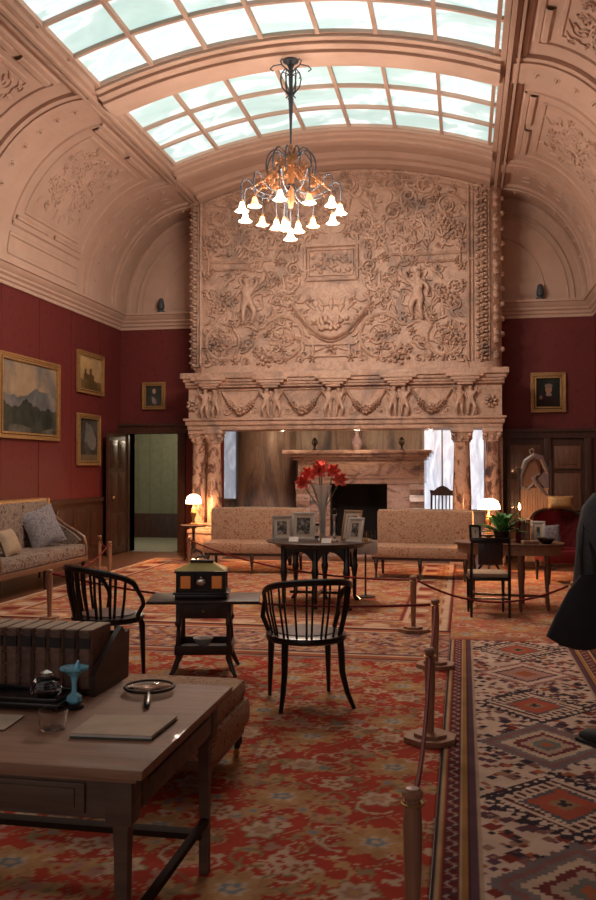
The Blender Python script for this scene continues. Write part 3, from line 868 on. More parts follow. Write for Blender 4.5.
RED = (.40, .045, .024); GOLD = (.47, .26, .115); CREAM = (.54, .37, .25); SAGE = (.27, .18, .09); BLUE = (.20, .23, .25); RUST = (.36, .10, .04); PINK = (.42, .21, .15); NAVY = (.035, .02, .03); PLUM = (.11, .045, .06); WINE = (.20, .03, .022)
def put(col, mask, c):
    col[mask] = c
def blossom(col, X, Y, cx, cy, r, rings, lobes=8, amp=.18, asp=1.0, rot=0):
    dx = X - cx; dy = (Y - cy) / asp
    sel = (np.abs(dx) < r * 1.4) & (np.abs(dy) < r * 1.4)
    if not sel.any(): return
    d = np.hypot(dx, dy); a = np.arctan2(dy, dx) + rot
    for q, c, lb in rings:
        rr = r * q * (1 + amp * np.cos(lb * a))
        put(col, sel & (d < rr), c)
def floral(base, seed, sx=1.15, sy=1.0, big=.27, den=1.0, pal=None, jitter=.06):
    def fn(X, Y):
        rn = random.Random(seed)
        col = np.empty(X.shape + (3,)); col[:] = base
        # vines
        for k, (fx, fy, ph, c, w) in enumerate(((2.3, 3.1, 0, GOLD, .05), (3.4, 1.9, 1.7, SAGE, .04), (1.6, 4.2, .6, CREAM, .045), (4.6, 2.7, 2.6, GOLD, .05))):
            g = np.sin(fx * PI * X / sx + 1.3 * np.sin(fy * PI * Y / sy + ph)) + .55 * np.sin(2 * PI * Y / sy * .7 + k)
            put(col, np.abs(g) < w, c)
        x0, x1, y0, y1 = X.min(), X.max(), Y.min(), Y.max()
        # small leaves and flowers
        for i in range(int(130 * den * (x1 - x0) * (y1 - y0) / 10 * 3)):
            cx = rn.uniform(x0, x1); cy = rn.uniform(y0, y1); r = rn.uniform(.018, .055)
            c = rn.choice([CREAM, GOLD, GOLD, SAGE, PINK, (.40, .20, .09)])
            blossom(col, X, Y, cx, cy, r, [(1, c, rn.choice([3, 4, 5]))], amp=.35, asp=rn.uniform(.6, 1.5), rot=rn.random() * 6)
            if r > .042: blossom(col, X, Y, cx, cy, r * .4, [(1, rn.choice([RED, SAGE, BLUE]), 4)])
        # curling cream and sage tendrils
        for i in range(int(26 * den * (x1 - x0) * (y1 - y0) / 10 * 3)):
            cx = rn.uniform(x0, x1); cy = rn.uniform(y0, y1); r = rn.uniform(.05, .13); a0 = rn.random() * 6.28; c = rn.choice([CREAM, SAGE, GOLD, CREAM])
            dx = X - cx; dy = Y - cy; sel = (np.abs(dx) < r * 1.3) & (np.abs(dy) < r * 1.3)
            d = np.hypot(dx, dy); a = (np.arctan2(dy, dx) - a0) % (2 * PI)
            put(col, sel & (np.abs(d - r * (.35 + .65 * a / (2 * PI))) < .0085) & (a > .8), c)
        j = 0; y = y0 - .2
        while y < y1 + .4:
            x = x0 - .3 + (j % 2) * sx / 2
            while x < x1 + .5:
                a, b_ = x + rn.uniform(-jitter, jitter), y + rn.uniform(-jitter, jitter)
                blossom(col, X, Y, a, b_, big, [(1.0, GOLD, 9), (.9, (.42, .20, .085), 9), (.72, GOLD, 7), (.42, CREAM, 7), (.28, BLUE, 5), (.14, CREAM, 3)], amp=.2, asp=.85)
                blossom(col, X, Y, a + sx / 2, b_ + .05, big * .55, [(1.0, SAGE, 6), (.88, CREAM, 6), (.5, RED if base != RED else PINK, 6), (.25, GOLD, 5)], amp=.2)
                blossom(col, X, Y, a + sx / 4, b_ + sy / 4, big * .45, [(1, CREAM, 5), (.55, RUST, 5), (.25, CREAM, 5)], amp=.25)
                blossom(col, X, Y, a - sx / 4, b_ + sy / 4, big * .5, [(1, PINK, 8), (.7, GOLD, 5), (.3, SAGE, 5)], amp=.2, asp=.7)
                x += sx
            y += sy / 2 * 1.1; j += 1
        return col
    return fn
paint_grid('red_carpet', -4.7, 1.2, -.136, 7.28, .0125, .006, floral(RED, 5, .92, .84, .16, 1.7), 'large red carpet with gold and cream blossoms under the writing desk and spindle chairs', 'carpet')
def band_fn(X, Y):
    v = (Y - 7.34) / (8.72 - 7.34); rn = random.Random(2)
    col = np.empty(X.shape + (3,)); col[:] = (.38, .19, .14)
    q = .55
    d = np.abs(((X / q) % 1) - .5) * 2 + np.abs(v - .5) * 3.2
    put(col, d < .98, PLUM); put(col, d < .88, (.42, .25, .19)); put(col, d < .6, (.27, .06, .05)); put(col, d < .42, CREAM); put(col, d < .2, PLUM)
    for i in range(2600):
        blossom(col, X, Y, rn.uniform(-4.7, -.2), rn.uniform(7.36, 8.7), rn.uniform(.02, .04), [(1, rn.choice([CREAM, PLUM, RUST, (.30, .15, .12), GOLD]), 4)], amp=.3)
    for a, b_, c in ((0, .03, NAVY), (.03, .1, RUST), (.1, .13, CREAM), (.13, .16, PLUM)):
        put(col, ((v >= a) & (v < b_)) | ((1 - v >= a) & (1 - v < b_)), c)
    return col
paint_grid('cross_runner', -4.7, 7.285, -.136, 8.72, .016, .006, band_fn, 'narrow pinkish patterned runner lying across the room between the two large carpets', 'rug')
def far_fn(X, Y):
    col = floral((.38, .095, .06), 9, .9, .8, .2, 1.1)(X, Y)
    x0, x1, y0, y1 = X.min(), X.max(), Y.min(), Y.max()
    e = np.minimum(np.minimum(X - x0, x1 - X), np.minimum(Y - y0, y1 - Y))
    inb = e < .55
    bcol = np.empty(X.shape + (3,)); bcol[:] = (.34, .13, .08)
    rn = random.Random(8)
    s = np.sin(X * 9) * np.sin(Y * 9); bcol[s > .35] = CREAM; bcol[s < -.55] = WINE; bcol[np.abs(s) < .06] = GOLD
    col[inb] = bcol[inb]
    for a, b_, c in ((0, .04, WINE), (.04, .09, CREAM), (.45, .49, CREAM), (.49, .55, WINE), (.12, .14, GOLD)):
        col[(e >= a) & (e < b_)] = c
    return col
paint_grid('orange_carpet', -5.4, 8.725, -.136, 14.9, .022, .006, far_fn, 'orange-red bordered carpet in front of the chimneypiece under the round table', 'carpet')
paint_grid('side_carpet', -.13, 8.37, 1.95, 14.1, .022, .006, floral((.42, .125, .075), 19, .9, .8, .18, 1.0), 'orange carpet on the right under the oval writing table', 'carpet')
RX0, RX1, RY1 = -.13, 1.08, 8.36
def runner_fn(X, Y):
    rn = random.Random(4)
    u = X - RX0; W = RX1 - RX0
    col = np.empty(X.shape + (3,)); col[:] = (.60, .43, .33)
    uc = .59
    v = 8.36 - Y
    q = .022
    U = np.round((u - uc) / q) * q; Vv = np.round(v / q) * q
    # small woven motifs on the cream ground
    for i in range(2200):
        a = round(rn.uniform(.2, W - .2) / q) * q; b_ = round(rn.uniform(0, 8.3) / q) * q; r = rn.choice([.018, .022, .022, .033, .033, .045])
        m = (np.abs(u - a) + np.abs(v - b_)) < r
        put(col, m, rn.choice([NAVY, WINE, RUST, PLUM, PLUM, (.30, .16, .11), (.22, .10, .08), NAVY]))
    cents = [(.41, 0), (1.32, 1), (2.24, 0), (3.09, 2), (4.0, 0), (4.88, 2), (5.8, 0), (6.7, 2), (7.6, 0)]
    for c, k in cents:
        d = np.abs(U) / .37 + np.abs(Vv - c) / .42
        if k == 0:
            ser = .10 * (np.sign(np.sin((u + v) * 2 * PI / .085)) > 0)
            put(col, d < 1.02 + ser, NAVY); put(col, d < .84, (.62, .45, .34))
            hooks = (np.sin(u * 2 * PI / .09) * np.sin(v * 2 * PI / .09)) > .25
            put(col, (d < 1.02) & (d > .66) & hooks, (.62, .45, .34))
            put(col, (d < .80) & (d > .62) & (np.sin((u - v) * 2 * PI / .075) > -.1), (.10, .02, .02))
            put(col, d < .56, (.10, .09, .10)); put(col, d < .47, (.40, .085, .045)); put(col, d < .2, (.30, .17, .09)); put(col, d < .1, NAVY)
        elif k == 1:
            put(col, d < 1.0, (.33, .15, .13)); put(col, d < .85, (.60, .43, .33)); put(col, d < .66, PLUM); put(col, d < .55, (.42, .22, .17)); put(col, d < .25, RUST)
        else:
            for t, cc in ((1.05, (.17, .13, .13)), (.93, (.24, .10, .09)), (.82, (.20, .16, .15)), (.70, (.56, .40, .29)), (.55, (.16, .03, .03)), (.42, (.40, .27, .2)), (.26, (.15, .14, .12)), (.12, RUST)):
                put(col, d < t, cc)
    # stripes of the two long borders, measured from each edge
    for e in (u, W - u):
        for a, b_, c in ((0, .012, NAVY), (.012, .03, (.45, .30, .16)), (.03, .04, RUST), (.04, .105, (.13, .018, .02)), (.105, .118, (.45, .32, .2)), (.118, .138, (.36, .17, .05)), (.138, .15, NAVY), (.15, .185, PLUM), (.185, .2, (.42, .29, .2))):
            col[(e >= a) & (e < b_)] = c
        m = (e > .05) & (e < .096); t = (v / .105) % 1
        S_ = np.abs((e - .073) - .016 * np.sin(t * 2 * PI)) < .007
        put(col, m & S_, (.38, .27, .22)); put(col, m & (np.abs(t - .5) < .06), (.08, .04, .06)); put(col, m & (t < .06), (.30, .13, .11))
    end = v < .04
    col[end] = (.30, .07, .04)
    return col
paint_grid('kilim_runner', RX0, 1.2, RX1, RY1, .0085, .0075, runner_fn, 'long flat-woven runner with dark serrated diamonds down the right side of the room', 'rug')

# ------------------------------------------------------------------ seating: tub chairs
def make_tub(label):
    t = thing('spindle_tub_chair', label, 'chair', (0, 0, 0), 0, 'spindle-back tub chairs')
    sr = .265
    s_ = MB().lathe([(sr * .3, .425), (sr, .425), (sr + .015, .44), (sr + .012, .462), (sr - .03, .472), (.001, .474)], seg=32)
    s_.build('seat', M['black'], t)
    MB().lathe([(.2, .47), (.21, .478), (.18, .488), (.001, .49)], seg=28).build('seat_pad', M['book2'], t)
    # facing +Y; the rail runs from the left arm round the back (-Y) to the right arm
    n = 30; rail = []
    for i in range(n + 1):
        a = R(205) + (R(335) - R(205)) * 0; a = R(160) + (R(380) - R(160)) * i / n
        k = math.sin(PI * i / n)
        z = .68 + .165 * k ** .6
        rr = .285 + .035 * k
        rail.append(V((rr * math.cos(a), rr * math.sin(a) * 1.02, z)))
    MB().tube(rail, .019, 8, sq=(.8, 1.25)).build('top_rail', M['black'], t)
    for sgn in (0, -1):
        p = rail[sgn]; e = V((p.x * .88, p.y + .02, .46)); mid_ = V((p.x * 1.02, p.y + .055, .56))
        pts = [p, p.lerp(mid_, .6) + V((0, .01, 0)), mid_, mid_.lerp(e, .6), e]
        MB().tube(pts, [.017, .017, .018, .017, .016], 8).build('arm_support', M['black'], t)
    for i in range(17):
        f = (i + .8) / 18.6; q = rail[int(round(f * n))]
        b0 = V((q.x * .80, q.y * .80, .462))
        MB().tube([b0, b0.lerp(q, .5) + V((q.x, q.y, 0)) * .03, q], .0095, 6, sq=(1.2, .8)).build('spindle', M['black'], t)
    for sx in (-1, 1):
        MB().tube([(sx * .2, .17, .43), (sx * .205, .18, .4), (sx * .21, .185, .2), (sx * .215, .19, 0)], [.022, .024, .019, .013], 8).build('leg', M['black'], t)
        MB().tube([(sx * .19, -.17, .44), (sx * .195, -.18, .36), (sx * .2, -.19, .22), (sx * .22, -.23, .1), (sx * .25, -.29, 0)], [.024, .024, .021, .018, .014], 8).build('leg', M['black'], t)
    MB().tube([(.26 * math.cos(a), .26 * math.sin(a), .435) for a in [i * PI / 12 for i in range(24)]], .018, 6, closed=True).build('seat_frame', M['black'], t)
    return t
ch2 = make_tub('dark spindle-back tub chair standing alone in the middle of the red carpet')
ch2.location = (-1.07, 5.98, .0065); ch2.rotation_euler.z = R(25)
ch1 = copy_tree(ch2); ch1['label'] = 'dark spindle-back tub chair between the writing desk and the patterned sofa, facing right'
ch1.location = (-2.70, 6.42, .0065); ch1.rotation_euler.z = R(-40)

# small two-tier table with casket
st = thing('tea_table', 'small dark wooden table with a lower tray shelf, between the two tub chairs', 'table', (-2.0, 6.68, .0065), R(12))
MB().box((-.43, -.24, .555), (.43, .24, .58), .006).build('tabletop', M['darkwood'], st)
MB().box((-.21, -.19, .44), (.21, .19, .555), .006).build('drawer_case', M['darkwood'], st)
MB().ball((0, -.205, .5), .013).build('knob', M['brass'], st)
for sx in (-1, 1):
    for sy in (-1, 1):
        MB().tube([(sx * .19, sy * .17, .5), (sx * .19, sy * .17, .42), (sx * .195, sy * .175, .4), (sx * .19, sy * .17, .37), (sx * .195, sy * .175, .2), (sx * .19, sy * .17, .14), (sx * .22, sy * .2, .06), (sx * .25, sy * .22, 0)], [.022, .022, .027, .016, .022, .024, .019, .014], 8).build('leg', M['darkwood'], st)
MB().box((-.2, -.18, .17), (.2, .18, .185)).box((-.22, -.2, .165), (.22, -.185, .235), .004).box((-.22, .185, .165), (.22, .2, .235), .004).box((-.22, -.2, .165), (-.205, .2, .235), .004).box((.205, -.2, .165), (.22, .2, .235), .004).build('lower_tray', M['darkwood'], st)
bw = tag(MB().lathe([(.035, 0), (.045, .01), (.075, .05), (.08, .065), (.07, .06), (.04, .015), (.001, .012)], seg=20).build('china_bowl', M['white']), 'small pale china bowl on the lower tray of the tea table', 'bowl')
bw.location = (-2.03, 6.72, .193)
ck = thing('glass_casket', 'black jewel casket with amber panels and a sloping yellow lid on the tea table', 'casket', (-2.02, 6.66, .588), R(12))
MB().box((-.2, -.13, 0), (.2, .13, .035), .008).box((-.215, -.145, .035), (.215, .145, .05), .004).build('base', M['black'], ck)
fr_ = MB()
for x in (-.18, -.065, .065, .18):
    for y in (-.11, .11): fr_.box((x - .012, y - .012, .05), (x + .012, y + .012, .2))
for z in (.05, .185): fr_.box((-.19, -.12, z), (.19, .12, z + .018))
fr_.box((-.165, -.1, .06), (.165, .1, .19))
fr_.box((-.205, -.135, .2), (.205, .135, .215), .004)
fr_.build('frame', M['black'], ck)
for x in (-.12, .12):
    MB().box((x - .038, -.115, .08), (x + .038, -.104, .175), .003).build('side_panel', M['amber'], ck)
MB().box((.166, -.07, .08), (.176, .07, .175), .003).build('side_panel', M['amber'], ck)
MB().ball((0, -.11, .13), .032, (1.3, .35, 1)).ball((0, -.115, .165), .014).build('silver_mount', M['silver'], ck)
lid = MB()
lid.bm.free(); lid.bm = bmesh.new()
lo = [(-.19, -.12, .215), (.19, -.12, .215), (.19, .12, .215), (-.19, .12, .215)]; hi = [(-.08, -.04, .275), (.08, -.04, .275), (.08, .04, .275), (-.08, .04, .275)]
A = [lid.bm.verts.new(p) for p in lo]; B = [lid.bm.verts.new(p) for p in hi]
for k in range(4): lid.bm.faces.new((A[k], A[(k + 1) % 4], B[(k + 1) % 4], B[k]))
lid.bm.faces.new(A); lid.bm.faces.new(B)
lid.build('lid', M['yellowglass'], ck)
MB().box((-.09, -.05, .272), (.09, .05, .292), .005).tube([(-.05, 0, .29), (-.03, 0, .315), (.03, 0, .315), (.05, 0, .29)], .008, 6).build('handle', M['black'], ck)

# ------------------------------------------------------------------ writing desk
DX0, DX1, DY0, DY1, DZ = -2.45, -.92, 2.44, 3.46, .72
dk = thing('writing_desk', 'worn wooden writing desk in the near left corner of the photograph', 'desk', ((DX0 + DX1) / 2, (DY0 + DY1) / 2, .0))
def dpart(mb, n, m):
    o = mb.build(n, m, dk); o.matrix_parent_inverse = Matrix.Translation(-V(dk.location)); return o
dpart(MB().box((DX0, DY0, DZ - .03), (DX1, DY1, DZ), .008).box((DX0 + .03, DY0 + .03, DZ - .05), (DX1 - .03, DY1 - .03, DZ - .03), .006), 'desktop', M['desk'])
ap = MB().box((DX0 + .06, DY0 + .06, DZ - .17), (DX1 - .06, DY0 + .09, DZ - .05)).box((DX0 + .06, DY1 - .09, DZ - .17), (DX1 - .06, DY1 - .06, DZ - .05)).box((DX1 - .09, DY0 + .06, DZ - .17), (DX1 - .06, DY1 - .06, DZ - .05)).box((DX0 + .06, DY0 + .06, DZ - .17), (DX0 + .09, DY1 - .06, DZ - .05))
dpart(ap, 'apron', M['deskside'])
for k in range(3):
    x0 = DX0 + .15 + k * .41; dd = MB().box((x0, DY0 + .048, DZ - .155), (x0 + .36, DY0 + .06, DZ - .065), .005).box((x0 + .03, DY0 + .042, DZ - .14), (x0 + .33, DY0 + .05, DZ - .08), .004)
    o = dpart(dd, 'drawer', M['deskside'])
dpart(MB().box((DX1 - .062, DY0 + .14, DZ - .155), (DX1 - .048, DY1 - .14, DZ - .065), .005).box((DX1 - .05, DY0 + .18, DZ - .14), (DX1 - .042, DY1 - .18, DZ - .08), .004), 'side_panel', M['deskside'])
for x in (DX0 + .1, DX1 - .09):
    for y in (DY0 + .082, DY1 - .09):
        l = MB().box((x - .042, y - .042, DZ - .18), (x + .042, y + .042, DZ - .045), .004).tube([(x, y, DZ - .17), (x, y, .45), (x, y, .2), (x, y, .006)], [.034, .03, .025, .026], 4)
        dpart(l, 'leg', M['deskside'])
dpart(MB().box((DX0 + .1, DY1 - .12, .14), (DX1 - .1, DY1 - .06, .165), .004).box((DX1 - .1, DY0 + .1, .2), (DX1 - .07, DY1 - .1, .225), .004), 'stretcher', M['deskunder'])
# book trough and books
tr = thing('book_trough', 'dark wooden book trough with shaped ends along the back of the desk', 'book trough', (-1.9, 3.33, DZ))
MB().box((-.48, -.13, 0), (.5, .17, .02), .003).build('base', M['darkwood'], tr)
for x in (-.5, .485):
    MB().prism([(-.14, 0), (.2, 0), (.21, .20), (.17, .19), (.13, .225), (.05, .19), (-.03, .15), (-.12, .10), (-.14, .08)], x, x + .022, 'YZ').build('end_board', M['darkwood'], tr)
MB().box((-.48, .15, .02), (.5, .17, .2)).build('back_board', M['darkwood'], tr)
bk0 = thing('leather_book', 'leather-bound book in the trough', 'book', (0, 0, 0), 0, 'leather books in the trough')
bwid = .058
MB().box((-bwid / 2, -.115, 0), (bwid / 2, .10, .012), .002).build('unused', M['book1']) if False else None
MB().prism([(-bwid / 2, .09), (-bwid / 2, -.085), (-bwid * .3, -.097), (0, -.101), (bwid * .3, -.097), (bwid / 2, -.085), (bwid / 2, .09)], 0, .225, 'XY').box((-bwid * .42, -.1035, .04), (bwid * .42, -.095, .046), .002).box((-bwid * .42, -.1035, .085), (bwid * .42, -.095, .091), .002).box((-bwid * .42, -.1035, .13), (bwid * .42, -.095, .136), .002).box((-bwid * .42, -.1035, .205), (bwid * .42, -.095, .211), .002).build('cover', M['book1'], bk0)
MB().box((-bwid * .42, -.08, .2), (bwid * .42, .092, .2265)).build('page_block', M['folder'], bk0)
MB().box((-bwid * .4, -.1032, .155), (bwid * .4, -.096, .195)).build('spine_label', M['label'], bk0)
nb = 15
for i in range(nb):
    o = bk0 if i == 0 else copy_tree(bk0)
    x = -1.9 + .447 - i * (bwid + .0035); o.location = (x, 3.33 - .01, DZ + .021)
    o['label'] = 'brown leather-bound book in the desk trough, ' + ['next to the right-hand end board', 'second from the right end board', 'third from the right end board', 'fourth from the right end board', 'fifth from the right end board', 'sixth from the right end board', 'seventh from the right end board', 'eighth from the right end board', 'ninth from the right end board', 'tenth from the right end board', 'eleventh from the right end board', 'twelfth from the right end board', 'thirteenth from the right end board', 'second from the left end board', 'next to the left-hand end board'][i]
    if i % 3 == 1:
        for c in o.children:
            if c.name.startswith('cover'):
                c.data = c.data.copy(); c.data.materials[0] = M['book2']
# inkstand
ik = thing('inkstand', 'black inkstand tray in front of the books on the desk', 'inkstand', (-1.62, 3.06, DZ))
MB().box((-.22, -.10, .008), (.19, .10, .03), .006).box((-.21, -.09, .03), (.18, -.08, .045), .003).box((-.21, .08, .03), (.18, .09, .045), .003).box((-.21, -.09, .03), (-.2, .09, .045)).box((.17, -.09, .03), (.18, .09, .045)).build('tray', M['black'], ik)
for sx in (-.19, .16):
    for sy in (-.08, .08): MB().ball((sx, sy, .009), .011).build('foot', M['black'], ik)
inkk = thing('glass_inkwell', 'cut-glass inkwell with a silver lid on the black inkstand', 'inkwell', (-1.53, 3.06, DZ + .03))
MB().lathe([(.035, 0), (.055, .012), (.06, .035), (.05, .06), (.025, .072)], seg=10).build('body', M['glass'], inkk)
MB().lathe([(.02, .004), (.036, .010), (.038, .016), (.03, .02), (.001, .021)], seg=12).build('ink', M['black'], inkk)
MB().lathe([(.028, .07), (.032, .078), (.026, .09), (.01, .097), (.001, .099)], seg=16).build('lid', M['silver'], inkk)
# blue vase
bv = thing('blue_posy_vase', 'small turquoise glass vase with a frilled rim on a black foot on the desk', 'vase', (-1.405, 3.03, DZ))
MB().lathe([(.035, 0), (.036, .012), (.028, .02), (.001, .021)], seg=20).build('foot', M['black'], bv)
MB().lathe([(.02, .02), (.028, .03), (.026, .045), (.010, .058), (.009, .09), (.014, .115), (.034, .135), (.050, .143), (.052, .150), (.034, .148), (.012, .13), (.001, .12)], seg=36, wob=(.07, 8, .02)).build('body', M['blueglass'], bv)
MB().tube([(.0, .01, .12), (.004, .012, .15), (.01, .01, .172)], [.012, .011, .004], 8).build('lip', M['blueglass'], bv)
tb = tag(MB().lathe([(.001, .004), (.038, .004), (.046, .065), (.05, .065), (.043, 0), (.001, 0)], seg=28).build('glass_tumbler', M['glass']), 'clear glass tumbler in front of the turquoise vase on the desk', 'glass')
tb.location = (-1.365, 2.78, DZ + .001)
# folder
def poly_slab(name, pts, z0, z1, mat, parent=None):
    return MB().prism(pts, z0, z1, 'XY').build(name, mat, parent)
fo = thing('blotter_folder', 'buff folder with a dark green edge lying near the front of the desk', 'folder', (-1.15, 2.8, DZ + .0005))
P4 = [(-.12 + .0, -.10), (.155, -.095), (.175, .14), (-.115, .115)]
poly_slab('back_cover', P4, 0, .006, M['foldergreen'], fo)
poly_slab('sheets', [(x * .985, y * .985) for x, y in P4], .006, .014, M['white'], fo)
poly_slab('front_cover', P4, .014, .017, M['folder'], fo)
fo.rotation_euler.z = R(3)
for k, (x, y, rz) in enumerate(((-1.64, 2.80, .1), (-1.72, 2.70, -.05))):
    o = poly_slab('letter_sheet', [(-.12, -.085), (.12, -.085), (.12, .085), (-.12, .085)], 0, .0025, M['paper'])
    tag(o, ['upper loose letter sheet at the left edge of the desk', 'lower loose letter sheet nearest the front left of the desk'][k], 'paper', 'letter sheets on the desk'); o.location = (x, y, DZ + .004 - .003 * k); o.rotation_euler.z = rz
mg = thing('magnifying_glass', 'large round magnifying glass with a dark handle on the desk', 'magnifying glass', (-1.215, 3.3, DZ), R(-72))
MB().tube([(.095 * math.cos(a), .095 * math.sin(a), .022) for a in [i * PI / 16 for i in range(32)]], .0065, 8, closed=True).build('rim', M['bronze'], mg)
MB().lathe([(.001, .014), (.05, .017), (.09, .022), (.05, .027), (.001, .03)], seg=32).build('lens', M['glass'], mg)
MB().tube([(.1, 0, .022), (.125, 0, .02)], .007, 8).build('ferrule', M['silver'], mg)
MB().tube([(.12, 0, .02), (.15, 0, .018), (.20, 0, .014), (.24, 0, .012), (.25, 0, .012)], [.009, .014, .013, .011, .006], 10).build('handle', M['black'], mg)
# footstool behind the desk
ot = thing('upholstered_stool', 'low upholstered stool in flowered cloth pushed behind the right end of the desk', 'stool', (-1.55, 4.45, .0065))
MB().box((-.38, -.36, .17), (.38, .36, .33), .05).build('seat', M['settee'], ot)
MB().box((-.35, -.33, .12), (.35, .33, .19), .02).build('frame', M['midwood'], ot)
MB().box((-.36, -.34, .31), (.36, .34, .43), .05).build('cushion_top', M['settee'], ot)
for sx in (-1, 1):
    for sy in (-1, 1):
        l = MB().tube([(sx * .31, sy * .29, .14), (sx * .32, sy * .30, .08), (sx * .31, sy * .29, .045)], [.03, .022, .015], 8).build('leg', M['darkwood'], ot)
        MB().lathe([(.018, -.01), (.018, .01)], (0, 0, 0), 12, Matrix.Translation((sx * .31, sy * .29, .02)) @ Matrix.Rotation(PI / 2, 4, 'X')).ball((sx * .31, sy * .29, .038), .012).build('castor', M['brass'], l)

# ------------------------------------------------------------------ patterned sofa on the left wall
sf = thing('patterned_sofa', 'long faded floral sofa with wooden frame against the left wall', 'sofa', (-5.75, 10.75, 0), R(-90))
# local: x along the length (towards far = -x after rotation), y towards the room (+)
Ls = 1.22
def sp(mb, n, m): return mb.build(n, m, sf)
sf.rotation_euler.z = R(-90)   # local +X -> world -Y, local +Y -> world +X
sp(MB().box((-Ls, -.28, .33), (Ls, .38, .50), .05), 'seat', M['sofa'])
bkm = MB().box((-Ls + .02, -.36, .45), (Ls - .02, -.2, 1.13), .05)
sp(bkm, 'backrest', M['sofa'])
sp(MB().box((-Ls, -.39, 1.11), (Ls, -.22, 1.16), .02).box((-Ls - .02, -.38, .3), (-Ls + .04, -.2, 1.16), .015).box((Ls - .04, -.38, .3), (Ls + .02, -.2, 1.16), .015), 'back_rail', M['goldframe'])
sp(MB().box((-Ls - .01, .35, .26), (Ls + .01, .40, .33), .012).box((-Ls - .01, -.36, .26), (-Ls + .04, .38, .33), .01).box((Ls - .04, -.36, .26), (Ls + .01, .38, .33), .01).box((-Ls, -.38, .26), (Ls, -.34, .33)), 'seat_rail', M['midwood'])
for sx in (-1, 1):
    ar_ = MB().prism([(-.25, .5), (.26, .5), (.32, .56), (.2, .66), (.0, .78), (-.18, .92), (-.25, .95)], min(sx * Ls, sx * (Ls - .09)), max(sx * Ls, sx * (Ls - .09)), 'YZ')
    sp(ar_, 'arm', M['sofa'])
    sp(MB().tube([(sx * (Ls - .02), -.24, .98), (sx * (Ls - .02), -.12, .90), (sx * (Ls - .02), .05, .77), (sx * (Ls - .02), .22, .68), (sx * (Ls - .02), .34, .60), (sx * (Ls - .02), .38, .45), (sx * (Ls - .02), .37, .32)], .026, 8), 'arm_rail', M['midwood'])
for x in (-Ls + .04, 0, Ls - .04):
    for y in (-.33, .35):
        sp(MB().tube([(x, y, .30), (x, y, .2), (x, y, .02), (x, y, 0)], [.032, .026, .018, .018], 8), 'leg', M['darkwood'])
def pillow(name, label, mat, loc, rot, s=(.46, .46, .16)):
    b = MB(); n = 12
    for sg in (1, -1):
        def f(u, v):
            k = (1 - abs(u) ** 3) * (1 - abs(v) ** 3)
            pin = 1 - .08 * (1 - abs(u)) * abs(v) - .08 * (1 - abs(v)) * abs(u)
            return V((u * s[0] / 2 * pin, v * s[1] / 2 * pin, sg * (s[2] / 2 * k ** .6 + .004)))
        g = [-1 + 2 * i / n for i in range(n + 1)]
        b.grid(f, g, g)
    bmesh.ops.remove_doubles(b.bm, verts=b.bm.verts, dist=.001)
    o = b.build(name, mat); o.location = loc; o.rotation_euler = rot
    return tag(o, label, 'cushion')
pillow('square_cushion', 'blue-grey patterned square cushion propped on its corner at the far end of the sofa', M['cushion'], (-5.78, 11.42, .765), (R(8), R(62), R(0)), (.56, .56, .2)).rotation_euler = (R(42), R(66), R(12))
pillow('beige_cushion', 'pale beige cushion half cut off at the left edge, on the sofa seat', M['cane'], (-5.62, 10.2, .66), (0, R(65), 0), (.36, .4, .15))

# ------------------------------------------------------------------ settees before the opening
def settee(label, loc, rz, w):
    t = thing('upholstered_settee', label, 'settee', loc, rz, 'settees before the chimneypiece')
    h = w / 2
    MB().box((-h, -.02, .30), (h, .6, .47), .05).build('seat', M['settee'], t)
    MB().box((-h, .55, .25), (h, .69, .96), .05).build('backrest', M['settee'], t)
    MB().tube([(-h + .02, .62, .95), (0, .62, .965), (h - .02, .62, .95)], .018, 8).build('piping', M['cane'], t)
    MB().box((-h + .02, 0, .27), (h - .02, .62, .31), .01).build('seat_frame', M['darkwood'], t)
    for x in (-h + .08, 0, h - .08):
        MB().tube([(x, .03, .3), (x, .0, .22), (x, .02, .1), (x, -.02, 0)], [.03, .03, .016, .018], 8).build('leg', M['darkwood'], t)
    for x in (-h + .08, h - .08):
        MB().tube([(x, .6, .3), (x, .61, .12), (x, .65, 0)], [.024, .022, .018], 8).build('leg', M['darkwood'], t)
    return t
settee('high-backed floral settee right of the round table, before the inner fireplace', (-.62, 12.62, .0065), R(-4), 1.42)
settee('high-backed floral settee left of the round table, in front of the onyx wall', (-3.13, 12.85, .0065), R(4), 1.5)

# ------------------------------------------------------------------ round table with frames and flowers
TZ = .755
rt = thing('round_table', 'round ebonised table with arched base carrying framed photographs and flowers', 'table', (-1.66, 10.2, .0065))
MB().lathe([(.2, .70), (.56, .715), (.625, .73), (.635, .742), (.62, .75), (.001, .75)], seg=48).build('tabletop', M['darkwood'], rt)
MB().lathe([(.52, .68), (.54, .715), (.3, .715)], seg=40).build('apron', M['black'], rt)
hw = .36
def arch_panel(p0, p1, n=2):
    # apron panel with n arches, between two points
    b = MB(); d = V(p1) - V(p0); L_ = d.length; q = d.to_track_quat('X', 'Z').to_matrix().to_4x4(); q.translation = V(p0)
    a = L_ / n
    for k in range(n):
        m = 10
        for i in range(m):
            x0 = k * a + a * i / m; x1 = k * a + a * (i + 1) / m
            z0 = .44 + .2 * math.sin(PI * i / m) ** .6; z1 = .44 + .2 * math.sin(PI * (i + 1) / m) ** .6
            b.prism([(x0, z0), (x1, z1), (x1, .715), (x0, .715)], -.02, .02, 'XZ', q)
    return b
for p0, p1 in (((-hw, -hw, 0), (hw, -hw, 0)), ((hw, -hw, 0), (hw, hw, 0)), ((hw, hw, 0), (-hw, hw, 0)), ((-hw, hw, 0), (-hw, -hw, 0))):
    arch_panel(p0, p1).build('arched_rail', M['black'], rt)
